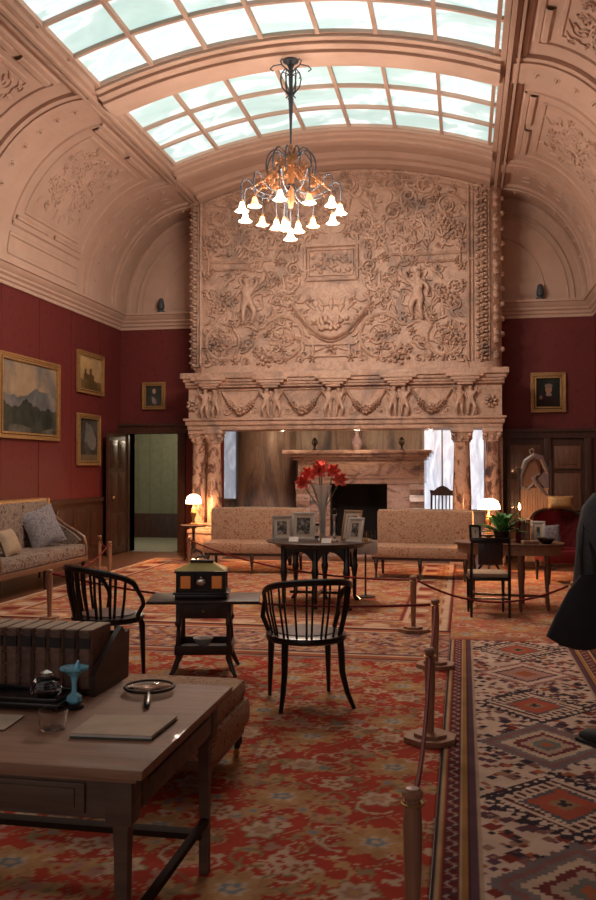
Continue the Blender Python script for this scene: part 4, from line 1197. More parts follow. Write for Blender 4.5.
for x, y in ((-hw, -hw), (hw, -hw), (hw, hw), (-hw, hw), (0, -hw), (0, hw)):
    MB().tube([(x, y, .7), (x, y, .45), (x, y, .42), (x, y, .3), (x, y, .06), (x * 1.1, y * 1.1, 0)], [.035, .035, .045, .028, .024, .035], 8).build('leg', M['black'], rt)
MB().box((-hw, -.02, .12), (hw, .02, .15)).box((-.02, -hw, .12), (.02, hw, .15)).build('stretcher', M['black'], rt)
TT = TZ + .002
def photo(label, x, y, w, h, rz, fm, lean=14, z=TT, name='photo_frame', cm=None):
    t = thing(name, label, 'photo frame', (x, y, z), rz, None)
    q = Matrix.Rotation(R(-lean), 4, 'X')
    f = .028
    b = MB()
    for lo, hi in (((-w / 2, 0, 0), (w / 2, .014, f)), ((-w / 2, 0, h - f), (w / 2, .014, h)), ((-w / 2, 0, f), (-w / 2 + f, .014, h - f)), ((w / 2 - f, 0, f), (w / 2, .014, h - f))): b.box(lo, hi, .003, q)
    b.build('frame', fm, t)
    MB().box((-w / 2 + f * .8, .005, f * .8), (w / 2 - f * .8, .01, h - f * .8), 0, q).build('mount', M['paper'], t)
    MB().box((-w / 2 + f * 2.2, .003, f * 2.5), (w / 2 - f * 2.2, .0055, h - f * 2.4), 0, q).build('picture', cm or M['photo'], t)
    top_ = q @ V((0, .014, h * .75))
    MB().bar(top_, (0, top_.y + h * .32, .004), .03, .006).build('easel_strut', M['darkwood'], t)
    return t
photo('silver photo frame standing at the left edge of the round table', -2.09, 10.08, .235, .29, R(14), M['silverpaint'])
photo('wide cream photo frame between the left frame and the flower vase', -1.86, 10.16, .28, .33, R(2), M['white'])
photo('pale gilt photo frame leaning behind the right-hand frame on the round table', -1.31, 10.14, .25, .36, R(-26), M['oak'])
photo('small pale-edged photo frame at the right of the round table, in front of another', -1.23, 9.88, .21, .29, R(-22), M['white'])
t = photo('tiny dark frame almost hidden behind the cream frame on the round table', -1.74, 10.42, .15, .18, R(0), M['bronze'])
fv = thing('trumpet_vase', 'tall clear trumpet vase holding red amaryllis on the round table', 'vase', (-1.62, 10.12, TT))
MB().lathe([(.001, .002), (.055, .0), (.06, .015), (.04, .03), (.035, .1), (.042, .3), (.062, .48), (.115, .64), (.11, .64), (.056, .48), (.036, .3), (.028, .1), (.03, .04), (.001, .035)], seg=32).build('body', M['vaseglass'], fv)
for i, (a, L_, sp_) in enumerate(((2.9, .28, .17), (1.9, .33, .06), (.4, .30, .13), (.0, .24, .20), (4.2, .30, .07), (3.6, .22, .24))):
    lb = ['red amaryllis leaning far left in the trumpet vase', 'tallest red amaryllis at the back of the trumpet vase', 'red amaryllis leaning right in the trumpet vase', 'red amaryllis lowest on the right of the trumpet vase', 'red amaryllis at the front of the trumpet vase', 'red amaryllis drooping outermost left in the trumpet vase'][i]
    t = thing('red_amaryllis', lb, 'flower', (-1.62, 10.12, TT + .05), 0, 'amaryllis in the vase')
    tip = V((math.cos(a) * sp_, math.sin(a) * sp_ * .6, .62 + (L_ - .22) * 1.7))
    MB().tube([(math.cos(a) * .012, math.sin(a) * .012, 0), (math.cos(a) * .02, math.sin(a) * .02, .3), tip * .9, tip], .007, 6).build('stem', M['stem'], t)
    for k in range(3):
        g = a + (k - 1) * 1.5; d = V((math.cos(g), math.sin(g) - .3, .05)).normalized(); q = d.to_track_quat('Z', 'Y').to_matrix().to_4x4(); q.translation = tip
        bl = MB()
        for p in range(6):
            pa = p * PI / 3; ms = []
            rows = []
            for s_ in range(6):
                tt_ = s_ / 5; rr = .012 + .075 * tt_ ** 1.2; zz = .09 * tt_ - .03 * tt_ ** 3; wd = .026 * math.sin(PI * (.12 + .85 * tt_))
                c = V((rr * math.cos(pa), rr * math.sin(pa), zz)); tn = V((-math.sin(pa), math.cos(pa), 0))
                rows.append([bl.bm.verts.new(q @ (c - tn * wd)), bl.bm.verts.new(q @ (c + V((0, 0, -.006)))), bl.bm.verts.new(q @ (c + tn * wd))])
            for s_ in range(5):
                for w_ in range(2): bl.bm.faces.new((rows[s_][w_], rows[s_][w_ + 1], rows[s_ + 1][w_ + 1], rows[s_ + 1][w_]))
        bl.build('blossom', M['petal'], t)
cs_ = thing('glass_candlestick', 'slender cut-glass candlestick beside the trumpet vase on the round table', 'candlestick', (-1.47, 10.05, TT))
MB().lathe([(.045, 0), (.045, .01), (.015, .03), (.022, .08), (.012, .12), (.024, .17), (.012, .22), (.02, .28), (.03, .30), (.02, .31)], seg=10).build('stem', M['silver'], cs_)
MB().lathe([(.022, .30), (.03, .36), (.015, .37), (.001, .38)], seg=12).build('finial', M['bronze'], cs_)
bl_ = thing('brass_handbell', 'little brass handbell at the right rim of the round table', 'bell', (-1.1, 10.05, TT))
MB().lathe([(.03, 0), (.027, .02), (.015, .04), (.004, .045)], seg=16).build('bell', M['brass'], bl_)
MB().lathe([(.004, .044), (.008, .07), (.005, .1), (.001, .11)], seg=10).build('handle', M['brass'], bl_)
gn = tag(MB().lathe([(.001, .1), (.004, .1), (.016, .03), (.022, 0), (.001, 0)], seg=12).build('brass_cone', M['brass']), 'small brass cone ornament before the trumpet vase on the round table', 'ornament'); gn.location = (-1.6, 9.9, TT)
for k, (x, y) in enumerate(((-1.92, 9.93), (-1.52, 9.8))):
    o = tag(MB().prism([(-.04, 0), (.04, 0), (.0, .05)], -.055, .055, 'YZ').build('caption_card', M['white']), ['white folded caption card before the left frames on the round table', 'white folded caption card at the front rim of the round table'][k], 'card', 'caption cards'); o.location = (x, y, TT)
ls = thing('notice_stand', 'low white notice board on a pole behind the right side of the round table', 'sign', (-1.2, 10.86, .0065), R(4))
MB().box((-.15, -.01, .52), (.15, .01, .70), .004, None).build('board', M['white'], ls)
MB().tube([(0, 0, .02), (0, 0, .54)], .012, 8).build('pole', M['darkwood'], ls)
MB().lathe([(.12, 0), (.12, .012), (.03, .025), (.012, .03)], seg=20).build('foot', M['darkwood'], ls)

# ------------------------------------------------------------------ lamps
def table_lamp(label, loc, k=1.0):
    t = thing('table_lamp', label, 'lamp', loc, 0, 'lit table lamps')
    MB().lathe([(.08, 0), (.08, .015), (.03, .03), (.018, .08), (.03, .14), (.05, .2), (.03, .27), (.012, .31), (.012, .36)], seg=20).build('base', M['brass'], t)
    MB().lathe([(.165 * k, .36), (.16 * k, .42), (.13 * k, .48), (.07 * k, .515), (.02, .52)], seg=28).build('lamp_shade', M['lampshade'], t)
    MB().ball((0, 0, .4), .03).build('bulb', M['bulb'], t)
    light('lamp_light', (0, 0, .33), 55, (1, .46, .18), .06, t)
    return t
def small_table(name, label, loc, r, h, mat):
    t = thing(name, label, 'table', loc)
    MB().lathe([(r * .9, h - .03), (r, h - .02), (r, h), (.001, h)], seg=32).build('tabletop', mat, t)
    MB().lathe([(.05, .15), (.03, .2), (.045, .3), (.02, .4), (.03, h - .06), (.1, h - .03)], seg=16).build('pedestal', mat, t)
    for k in range(3):
        a = k * 2 * PI / 3 + .5
        MB().tube([(.02 * math.cos(a), .02 * math.sin(a), .2), (.12 * math.cos(a), .12 * math.sin(a), .16), (.2 * math.cos(a), .2 * math.sin(a), .04), (.25 * math.cos(a), .25 * math.sin(a), .014)], [.03, .022, .016, .014], 8).build('leg', mat, t)
    return t
small_table('tripod_table', 'small dark tripod table beside the left columns, under the lit lamp', (-4.53, 14.42, .0065), .22, .62, M['darkwood'])
table_lamp('lit white-shaded brass lamp on the tripod table by the left columns', (-4.53, 14.42, .6285), .82)
small_table('pedestal_table', 'dark pedestal table behind the right settee, under the lit lamp', (.36, 13.42, .0), .22, .62, M['darkwood'])
table_lamp('lit white-shaded brass lamp on the pedestal table by the right columns', (.36, 13.42, .622))

# ------------------------------------------------------------------ oval writing table on the right
wt = thing('oval_writing_table', 'oval inlaid writing table with carved legs at the right of the room', 'table', (.5, 10.35, .0065), R(-6))
def oval(rx, ry, n=44): return [(rx * math.copysign(abs(math.cos(a)) ** .8, math.cos(a)), ry * math.copysign(abs(math.sin(a)) ** .8, math.sin(a))) for a in [2 * PI * i / n for i in range(n)]]
MB().prism(oval(.61, .36), .72, .745, 'XY').build('tabletop', M['midwood'], wt)
b = MB().prism(oval(.58, .33), .62, .72, 'XY')
for k in range(22):
    a = 2 * PI * k / 22; b.ball((.53 * math.copysign(abs(math.cos(a)) ** .8, math.cos(a)), .33 * math.copysign(abs(math.sin(a)) ** .8, math.sin(a)), .665), .018)
b.build('apron', M['oak'], wt)
for x, y in ((-.42, -.2), (.14, -.29), (.42, -.12), (-.42, .2), (.14, .29), (.42, .12)):
    MB().tube([(x, y, .65), (x, y, .58), (x, y, .5), (x, y, .44), (x, y, .2), (x, y, .1), (x * 1.04, y * 1.04, 0)], [.032, .032, .02, .034, .018, .024, .016], 8).build('leg', M['midwood'], wt)
MB().bar((-.42, 0, .14), (.42, 0, .14), .03).bar((-.42, -.2, .14), (-.42, .2, .14), .03).bar((.42, -.12, .14), (.42, .12, .14), .03).build('stretcher', M['midwood'], wt)
WT = .753
# chair in front
dc = thing('side_chair', 'slender dark open-back chair drawn up to the oval writing table', 'chair', (.25, 9.8, .0065), R(6))
MB().box((-.2, -.2, .42), (.2, .2, .47), .02).build('seat', M['cane'], dc)
MB().box((-.21, -.21, .39), (.21, .21, .425), .006).build('seat_frame', M['black'], dc)
for sx in (-1, 1):
    MB().tube([(sx * .2, -.2, 0), (sx * .2, -.195, .4), (sx * .2, -.2, .6), (sx * .195, -.235, .84)], [.014, .018, .016, .013], 6).build('rear_leg', M['black'], dc)
    MB().tube([(sx * .19, .19, .4), (sx * .19, .19, .2), (sx * .19, .19, 0)], [.02, .016, .012], 6).build('leg', M['black'], dc)
MB().box((-.2, -.25, .79), (.2, -.22, .85), .01).build('crest_rail', M['black'], dc)
b = MB().box((-.13, -.225, .56), (.13, -.205, .80), .01); b.build('back_panel', M['darkwood'], dc)
MB().bar((-.2, -.2, .2), (.2, -.2, .2), .018).bar((-.2, 0, .17), (.2, 0, .17), .018).bar((-.19, -.2, .17), (-.19, .19, .17), .016).bar((.19, -.2, .17), (.19, .19, .17), .016).build('stretcher', M['black'], dc)
# things on the writing table
pt = thing('potted_fern', 'leafy green plant in a dark pot on the left of the oval writing table', 'plant', (.42, 10.42, WT))
MB().lathe([(.06, 0), (.085, .08), (.09, .12), (.08, .12), (.07, .1), (.001, .1)], seg=20).build('pot', M['bronze'], pt)
rn = random.Random(5)
lv = MB()
for i in range(46):
    a = rn.random() * 6.28; el = rn.uniform(.1, 1.4); L_ = rn.uniform(.2, .36)
    rows = []
    for s_ in range(6):
        t_ = s_ / 5; h_ = L_ * math.sin(el) * t_ * (1.3 - .6 * t_ * t_); rr = L_ * math.cos(el) * t_ * 1.15 + .01
        c = V((rr * math.cos(a), rr * math.sin(a), .1 + h_)); tn = V((-math.sin(a), math.cos(a), 0)); w_ = .042 * math.sin(PI * (.08 + .87 * t_))
        rows.append([lv.bm.verts.new(c - tn * w_), lv.bm.verts.new(c + V((0, 0, -.008))), lv.bm.verts.new(c + tn * w_)])
    for s_ in range(5):
        for k in range(2): lv.bm.faces.new((rows[s_][k], rows[s_][k + 1], rows[s_ + 1][k + 1], rows[s_ + 1][k]))
lv.build('foliage', M['green'], pt)
for k in range(3):
    t = thing('upright_book', ['dark red book standing on the oval writing table, next to the plant', 'brown book standing in the middle of three on the oval writing table', 'tan book standing rightmost of three on the oval writing table'][k], 'book', (.60 + k * .055, 10.36, WT), 0, 'books standing on the oval table')
    MB().prism([(-.024, .08), (-.024, -.07), (0, -.08), (.024, -.07), (.024, .08)], 0, .24 + .01 * k, 'XY').build('cover', [M['redvelvet'], M['book1'], M['oak']][k], t)
    MB().box((-.018, -.06, .24 + .01 * k - .005), (.018, .078, .242 + .01 * k)).build('page_block', M['paper'], t)
photo('white-edged photo frame on the oval writing table right of the books', .83, 10.45, .16, .24, R(-10), M['white'], z=WT)
photo('dark photo frame at the far left end of the oval writing table', .13, 10.45, .14, .19, R(10), M['bronze'], z=WT)
ob = tag(MB().lathe([(.05, 0), (.06, .01), (.10, .05), (.105, .06), (.095, .055), (.04, .012), (.001, .01)], seg=24).build('pewter_bowl', M['bronze']), 'shallow dark bowl at the right end of the oval writing table', 'bowl'); ob.location = (.9, 10.2, WT)
ob = tag(MB().box((-.09, -.06, 0), (.09, .06, .035), .004).build('flat_book', M['oak']), 'tan book lying flat at the front of the oval writing table', 'book'); ob.location = (.72, 10.12, WT); ob.rotation_euler.z = .2
cd = thing('candle_lamp', 'tall slim electric candle lamp with a glowing flame bulb behind the standing books', 'lamp', (.63, 10.52, WT))
MB().lathe([(.05, 0), (.05, .012), (.012, .03), (.01, .25), (.018, .26), (.01, .27), (.01, .36)], seg=14).build('candlestick', M['brass'], cd)
MB().lathe([(.006, .36), (.013, .38), (.009, .41), (.001, .44)], seg=10).build('flame_bulb', M['bulb'], cd)

# red buttoned armchair
rc = thing('red_armchair', 'red velvet buttoned armchair behind the oval writing table at the right', 'armchair', (1.38, 12.8, .0065), R(12))
MB().box((-.36, -.32, .28), (.36, .32, .46), .06).build('seat', M['redvelvet'], rc)
bk = MB(); n = 20
def backf(u, v):
    a = R(200) + (R(340) - R(200)) * u; a = -a
    rr = .38; z = .4 + (.58 - .12 * abs(2 * u - 1) ** 2) * v
    tuft = .012 * math.cos(u * 2 * PI * 6) * math.cos(v * 2 * PI * 3)
    return V((rr * math.cos(a) * (1 + .08 * v), .05 + (rr + tuft) * math.sin(a) * .9 + .06 * v, z))
g = [i / n for i in range(n + 1)]
bk.grid(backf, g, g)
ex = bmesh.ops.solidify(bk.bm, geom=bk.bm.faces[:], thickness=.09)
bk.build('backrest', M['redvelvet'], rc, 60)
MB().tube([backf(u, 1) + V((0, .03, .01)) for u in g], .028, 8).build('crest_rail', M['darkwood'], rc)
b = MB()
for i in range(1, 12):
    for j in range(1, 5): p = backf((i + .5 * (j % 2)) / 12, j / 5.2); b.ball(p + V((0, -.01, 0)), .012, seg=8)
b.build('buttons', M['redvelvet'], rc)
for sx in (-1, 1):
    MB().box((min(sx * .40, sx * .30), -.3, .46), (max(sx * .40, sx * .30), .2, .64), .045).build('arm', M['redvelvet'], rc)
    for sy in (-.28, .28):
        MB().tube([(sx * .31, sy, .3), (sx * .31, sy, .15), (sx * .31, sy, 0)], [.03, .024, .014], 8).build('leg', M['darkwood'], rc)
pillow('grey_cushion', 'grey-green cushion leaning in the left side of the red armchair', M['cushion'], (1.16, 12.62, .65), (R(68), 0, R(20)), (.34, .34, .14))
pillow('yellow_cushion', 'small dull gold cushion on the top of the red armchair back', M['goldframe'], (1.36, 13.13, 1.10), (R(75), 0, 0), (.36, .2, .12))

# carved screen / mirror standing by the right rear door
sc = thing('carved_screen', 'upright wooden screen with a curling silvered carved top standing before the rear right door', 'screen', (1.09, 14.4, 0), R(4))
b = MB().box((-.22, -.02, .12), (.22, .02, 1.28))
for k in range(11): b.box((-.22 + k * .0405, -.03, .14), (-.22 + k * .0405 + .028, -.018, 1.26), .004)
b.build('slatted_panel', M['oak'], sc)
MB().box((-.26, -.04, 0), (-.215, .04, 1.6), .01).box((.235, -.04, 0), (.275, .04, 1.72), .01).box((-.22, -.03, .05), (.25, .03, .12)).build('frame', M['darkwood'], sc)
MB().box((-.28, -.14, 0), (-.2, .14, .04), .01).box((.215, -.14, 0), (.295, .14, .04), .01).build('foot', M['darkwood'], sc)
MB().tube([(-.21, 0, 1.28), (-.2, 0, 1.5), (-.13, 0, 1.70), (0, 0, 1.79), (.12, 0, 1.75), (.18, 0, 1.6), (.22, 0, 1.5)], [.03, .04, .045, .055, .05, .045, .03], 8).tube([(-.03, -.02, 1.46), (.02, -.02, 1.36), (.12, -.02, 1.24), (.2, -.02, 1.16)], [.025, .036, .034, .02], 8).tube([(-.05, -.02, 1.82), (-.07, -.02, 1.88), (-.02, -.02, 1.9), (0, -.02, 1.86)], .016, 8).tube([(-.2, -.01, 1.3), (-.1, -.02, 1.26), (.0, -.02, 1.36), (.02, -.02, 1.48), (.09, -.02, 1.5)], .018, 8).build('carved_scroll', M['silver'], sc)
MB().prism([(.06, 1.42), (.22, 1.2), (.23, 1.62), (.17, 1.56)], -.012, -.002, 'XZ').build('mirror_glass', M['silver'], sc)
MB().prism([(-.2, 1.28), (.04, 1.28), (.08, 1.55), (.02, 1.72), (-.1, 1.66), (-.19, 1.48)], 0, .01, 'XZ').build('fretwork', M['midwood'], sc)

# dark carved chair inside the inglenook
kc = thing('carved_hall_chair', 'dark carved high-backed chair standing in the inglenook in front of the bright window', 'chair', (-.42, 15.85, 0), R(-10))
MB().box((-.21, -.2, .42), (.21, .2, .47), .01).build('seat', M['darkwood'], kc)
b = MB()
for k in range(5): b.tube([(-.13 + k * .065, .2, .5), (-.13 + k * .065, .21, .9), (-.13 + k * .065, .22, 1.12)], .011, 6)
b.build('spindles', M['darkwood'], kc)
MB().prism([(-.21, 1.1), (.21, 1.1), (.23, 1.2), (.15, 1.19), (.08, 1.25), (0, 1.28), (-.08, 1.25), (-.15, 1.19), (-.23, 1.2)], .19, .235, 'XZ').build('crest_rail', M['darkwood'], kc)
for sx in (-1, 1):
    MB().tube([(sx * .2, .2, 0), (sx * .2, .2, .45), (sx * .2, .215, 1.14)], .02, 6).build('rear_leg', M['darkwood'], kc)
    MB().tube([(sx * .19, -.18, 0), (sx * .19, -.18, .44)], .02, 6).build('leg', M['darkwood'], kc)

# ------------------------------------------------------------------ pictures
M['paint'] = vcol('oil_paint', .45)
def fbm(u, v, seed, oct=5):
    rn = np.random.RandomState(seed); f = 0; a = 1
    for k in range(oct):
        p = rn.rand(6) * 6.28; q = 3 * 1.9 ** k
        f = f + a * (np.sin(q * u + p[0] + 1.7 * np.sin(q * .7 * v + p[1])) * np.sin(q * v + p[2] + 1.5 * np.sin(q * .8 * u + p[3]))); a *= .55
    return f
def mixc(a, b, t):
    t = np.clip(t, 0, 1)[..., None]; return np.array(a) * (1 - t) + np.array(b) * t
def paint_landscape(u, v):
    n = fbm(u * 2, v, 1)
    c = mixc((.34, .25, .16), (.16, .15, .14), n * .6 + .35)
    r1 = .52 + .16 * np.maximum(0, 1 - np.abs(u - .62) * 5) + .10 * np.maximum(0, 1 - np.abs(u - .85) * 6) + .02 * fbm(u * 5, u, 2)
    m = v < r1; c[m] = mixc((.11, .12, .12), (.22, .20, .18), n + .2)[m]
    r2 = .36 + .3 * np.maximum(0, .25 - u) + .10 * np.maximum(0, 1 - np.abs(u - .45) * 4) + .03 * fbm(u * 6, u * 2, 3)
    m = v < r2; c[m] = mixc((.025, .03, .025), (.06, .065, .05), n + .3)[m]
    m = v < .10 + .03 * np.sin(u * 7); c[m] = mixc((.16, .15, .12), (.05, .05, .04), n + .5)[m]
    return c
def paint_castle(u, v):
    n = fbm(u, v, 4); c = mixc((.52, .37, .17), (.36, .25, .13), n * .5 + .4)
    m = v < .30 + .16 * (np.abs(u - .45) < .22) + .12 * (np.abs(u - .3) < .04) + .16 * (np.abs(u - .52) < .05) + .03 * fbm(u * 5, u, 6); c[m] = mixc((.10, .06, .025), (.20, .13, .05), n)[m]
    return c
def paint_grove(u, v):
    n = fbm(u, v, 7); c = mixc((.05, .045, .04), (.11, .10, .09), n)
    m = ((u - .55) / .3) ** 2 + ((v - .55) / .36) ** 2 + 1.3 * n < .6; c[m] = mixc((.17, .17, .15), (.07, .07, .07), n + .4)[m]
    m = v < .16; c[m] = (.15, .11, .07)
    return c
def paint_portrait(u, v):
    c = mixc((.016, .018, .016), (.04, .04, .035), fbm(u, v, 9) * .4 + .3)
    m = ((u - .5) / .34) ** 2 + ((v - .12) / .34) ** 2 < 1; c[m] = (.035, .02, .018)
    m = ((u - .52) / .13) ** 2 + ((v - .60) / .14) ** 2 < 1; c[m] = (.34, .20, .14)
    m = ((u - .52) / .15) ** 2 + ((v - .72) / .07) ** 2 < 1; c[m] = (.22, .17, .14)
    m = ((u - .53) / .12) ** 2 + ((v - .43) / .05) ** 2 < 1; c[m] = (.30, .24, .20)
    m = ((u - .22) / .07) ** 2 + ((v - .34) / .07) ** 2 < 1; c[m] = (.32, .19, .13)
    return c
def paint_figure(u, v):
    c = mixc((.03, .035, .03), (.07, .07, .06), fbm(u, v, 12) * .4 + .4)
    m = ((u - .5) / .2) ** 2 + ((v - .3) / .34) ** 2 + .5 * fbm(u, v, 13) < .8; c[m] = (.27, .22, .19)
    m = ((u - .5) / .1) ** 2 + ((v - .72) / .12) ** 2 < 1; c[m] = (.42, .30, .24)
    return c
def painted_canvas(fn, w, h, parent):
    n = 90; u, v = np.meshgrid(np.linspace(0, 1, n + 1), np.linspace(0, 1, n + 1), indexing='ij')
    col = fn(u, v); N_ = (n + 1) ** 2
    cos_ = np.stack([(u.ravel() - .5) * w, np.full(N_, -.012), (v.ravel() - .5) * h], 1); idx = np.arange(N_).reshape(n + 1, n + 1)
    f = np.stack([idx[:-1, :-1].ravel(), idx[1:, :-1].ravel(), idx[1:, 1:].ravel(), idx[:-1, 1:].ravel()], 1)
    me = bpy.data.meshes.new('canvas'); me.from_pydata(cos_.tolist(), [], f.tolist())
    ca = me.color_attributes.new('Col', 'FLOAT_COLOR', 'POINT'); c4 = np.ones((N_, 4), dtype=np.float32); c4[:, :3] = col.reshape(-1, 3); ca.data.foreach_set('color', c4.ravel())
    me.materials.append(M['paint']); o = bpy.data.objects.new('canvas', me); C.objects.link(o); o.parent = parent
def picture(name, label, axis, pos, w, h, paint, fw=.09, extra=None, fm='goldframe', tilt=0):
    # local: x across, z up, facing -y
    t = thing(name, label, 'painting', pos, {'L': R(90), 'B': 0, 'R': R(-90)}[axis])
    q = Matrix.Rotation(R(tilt), 4, 'X')
    b = MB(); W, H = w / 2, h / 2
    for k, (o_, d0, d1) in enumerate(((0, .0, .05), (.3, .0, .035), (.7, .0, .05))):
        a = fw * o_; c = fw * (o_ + .3)
        for lo, hi in (((-W + a, -d1, -H + a), (W - a, -d0, -H + c)), ((-W + a, -d1, H - c), (W - a, -d0, H - a)), ((-W + a, -d1, -H + c), (-W + c, -d0, H - c)), ((W - c, -d1, -H + c), (W - a, -d0, H - c))): b.box(lo, hi, .004, q)
    b.build('frame', M[fm], t)
    painted_canvas(paint, w - fw * 1.6, h - fw * 1.6, t)
    if extra: extra(t)
    return t
def on_wall_left(y, z): return (XL + .012, y, z)
picture('landscape_painting', 'large gilt-framed painting of mountains and cloudy sky on the left wall', 'L', on_wall_left(12.37, 2.65), 1.9, 1.24, paint_landscape, .095)
picture('sunset_painting', 'small gilt-framed glowing castle landscape hung above another on the left wall', 'L', on_wall_left(14.55, 3.26), 1.1, .73, paint_castle, .075)
picture('woodland_painting', 'gilt-framed dark woodland painting, the lower of two small pictures on the left wall', 'L', on_wall_left(14.48, 2.09), .95, .90, paint_grove, .085)
picture('small_portrait', 'small gilt-framed picture of a pale figure on the rear wall above the open doorway', 'B', (-5.81, YB - .012, 2.97), .46, .52, paint_figure, .07)
picture('gilt_portrait', 'gilt-framed dark portrait on the rear wall right of the chimneypiece', 'B', (1.455, YB - .012, 2.92), .60, .70, paint_portrait, .10)
picture('edge_painting', 'gilt-framed picture seen edge-on on the right wall', 'R', (XR - .012, 14.0, 3.2), 1.2, .9, paint_grove, .1)

# unseen window added behind the camera to throw daylight on front surfaces
wf = MB()
for x in (-5.2, -3.9, -2.6, -1.3, 0.0, 1.2): wf.box((x - .05, YF - .02, 1.2), (x + .05, YF + .08, 4.0))
for z in (1.2, 2.9, 3.95): wf.box((-5.2, YF - .02, z), (1.2, YF + .08, z + .08))
w6 = struct(wf.build('window_6', M['plaster']))
gm6, nt6, b6 = nodes('added_window_glow'); b6.inputs['Emission Color'].default_value = (1, .93, .90, 1); b6.inputs['Emission Strength'].default_value = .8; b6.inputs['Roughness'].default_value = .3
MB().box((-5.2, YF, 1.25), (1.2, YF + .02, 3.98)).build('window_glass', gm6, w6)  # glowing pane of the added window
# cornice uplighters
for k, (x, lb) in enumerate(((-5.64, 'small blue-grey spotlight on the cornice left of the chimneypiece'), (1.32, 'small blue-grey spotlight on the cornice right of the chimneypiece'))):
    t = thing('cornice_spotlight', lb, 'spotlight', (x, YB - .12, ZC1), 0, 'cornice spotlights')
    MB().lathe([(.075, 0), (.075, .03), (.04, .05), (.03, .09)], seg=16).build('base', M['iron'], t)
    MB().lathe([(.06, .08), (.065, .12), (.045, .24), (.03, .27), (.001, .28)], seg=16).build('housing', M['iron'], t)

# ------------------------------------------------------------------ rope barriers
def make_post():
    t = thing('barrier_post', 'x', 'barrier post', (0, 0, 0), 0, 'low wooden rope-barrier posts')
    MB().prism([(.15 * math.cos(PI / 8 + k * PI / 4) * (1.0 if k % 2 else 1.08), .15 * math.sin(PI / 8 + k * PI / 4)) for k in range(8)], 0, .03, 'XY').build('foot', M['post'], t)
    MB().prism([(.10 * math.cos(PI / 8 + k * PI / 4), .10 * math.sin(PI / 8 + k * PI / 4)) for k in range(8)], .03, .05, 'XY').build('foot_step', M['post'], t)
    MB().lathe([(.022, .05), (.024, .15), (.030, .32), (.032, .42), (.026, .50), (.028, .51)], seg=12).build('shaft', M['post'], t)
    MB().lathe([(.028, .505), (.034, .515), (.034, .53), (.022, .54), (.001, .542)], seg=12).build('cap', M['post'], t)
    MB().tube([(.035 * math.cos(a), .035 * math.sin(a), .49) for a in [i * PI / 5 for i in range(10)]], .005, 6, closed=True).build('hook_ring', M['brass'], t)
    return t
PP = [((-.17, 2.93), 'nearest wooden barrier post at the bottom of the photograph beside the runner'),
      ((-.2, 5.22), 'second nearest wooden barrier post along the left edge of the runner'),
      ((-.23, 7.15), 'third wooden barrier post along the left edge of the runner'),
      ((-.49, 8.66), 'wooden barrier post in front of the right settee at the corner of the roped area'),
      ((-4.23, 8.52), 'wooden barrier post in front of the patterned sofa'),
      ((-5.62, 13.0), 'wooden barrier post farthest away, near the open doorway leaf'),
      ((-4.99, 11.9), 'wooden barrier post off the far corner of the patterned sofa'),
      ((-4.11, 12.85), 'wooden barrier post close to the left lamp and columns'),
      ((1.0, 8.56), 'wooden barrier post at the far end of the runner behind the visitor')]
p0 = make_post(); posts = []
for i, ((x, y), lb) in enumerate(PP):
    o = p0 if i == 0 else copy_tree(p0)
    o.location = (x, y, .0085 if i < 4 else (.0065 if i in (4, 7, 6) else 0)); o['label'] = lb; posts.append((x, y))
posts_z = .49
def rope(a, b_, sag, label):
    a = V((*a, .50)); b_ = V((*b_, .50)); d = (b_ - a); d.z = 0; u = d.normalized() * .045
    a = a + u; b_ = b_ - u
    pts = [a.lerp(b_, i / 24) - V((0, 0, 4 * sag * (i / 24) * (1 - i / 24))) for i in range(25)]
    o = tag(MB().tube(pts, .0105, 8).build('barrier_rope', M['rope']), label, 'rope', 'red barrier ropes')
rope(PP[0][0], PP[1][0], .14, 'red rope between the two nearest posts beside the runner')
rope(PP[1][0], PP[2][0], .06, 'red rope between the second and third posts beside the runner')
rope(PP[2][0], PP[4][0], .12, 'long red rope crossing the room behind the spindle chairs')
rope(PP[3][0], PP[7][0], .14, 'red rope passing in front of the round table and left settee')
rope(PP[3][0], PP[8][0], .18, 'red rope sagging in front of the oval writing table')
rope(PP[4][0], PP[6][0], .12, 'red rope running along the front of the patterned sofa')
rope(PP[6][0], PP[5][0], .08, 'short red rope between the two posts near the doorway')

# ------------------------------------------------------------------ chandelier
CHX, CHY = -2.13, 10.8
cz = zs(CHX) - .15
cn = thing('chandelier', 'wrought chandelier with lit bell-shaped glass shades hanging from the rooflight rib', 'chandelier', (CHX, CHY, cz))
MB().lathe([(.1, .03), (.1, 0), (.04, -.03), (.02, -.05)], seg=20).build('ceiling_plate', M['iron'], cn)
Zr = 5.66 - cz
MB().lathe([(.018, -.03), (.03, -.10), (.025, -.3), (.03, -.5), (.018, Zr + .3), (.010, Zr)], seg=12).build('rod', M['iron'], cn)
b = MB()
for k in range(6):
    a = k * PI / 3 + .2; c, s_ = math.cos(a), math.sin(a)
    b.tube([(c * r_, s_ * r_, z) for r_, z in ((.02, -.12), (.12, -.03), (.22, -.05), (.26, -.09), (.22, -.12))], .009, 6)
    b.tube([(c * r_, s_ * r_, z) for r_, z in ((.02, -.16), (.11, -.13), (.13, -.22), (.11, -.32), (.03, -.42), (.06, -.46))], .009, 6)
b.build('top_scrollwork', M['iron'], cn)
z0 = 5.46 - cz
MB().ball((0, 0, z0 + .17), .045).lathe([(.01, z0 + .2), (.05, z0 + .1), (.03, z0), (.06, z0 - .1), (.035, z0 - .35), (.05, z0 - .5), (.02, z0 - .6)], seg=16).build('centre_stem', M['copper'], cn)
rn = random.Random(9)
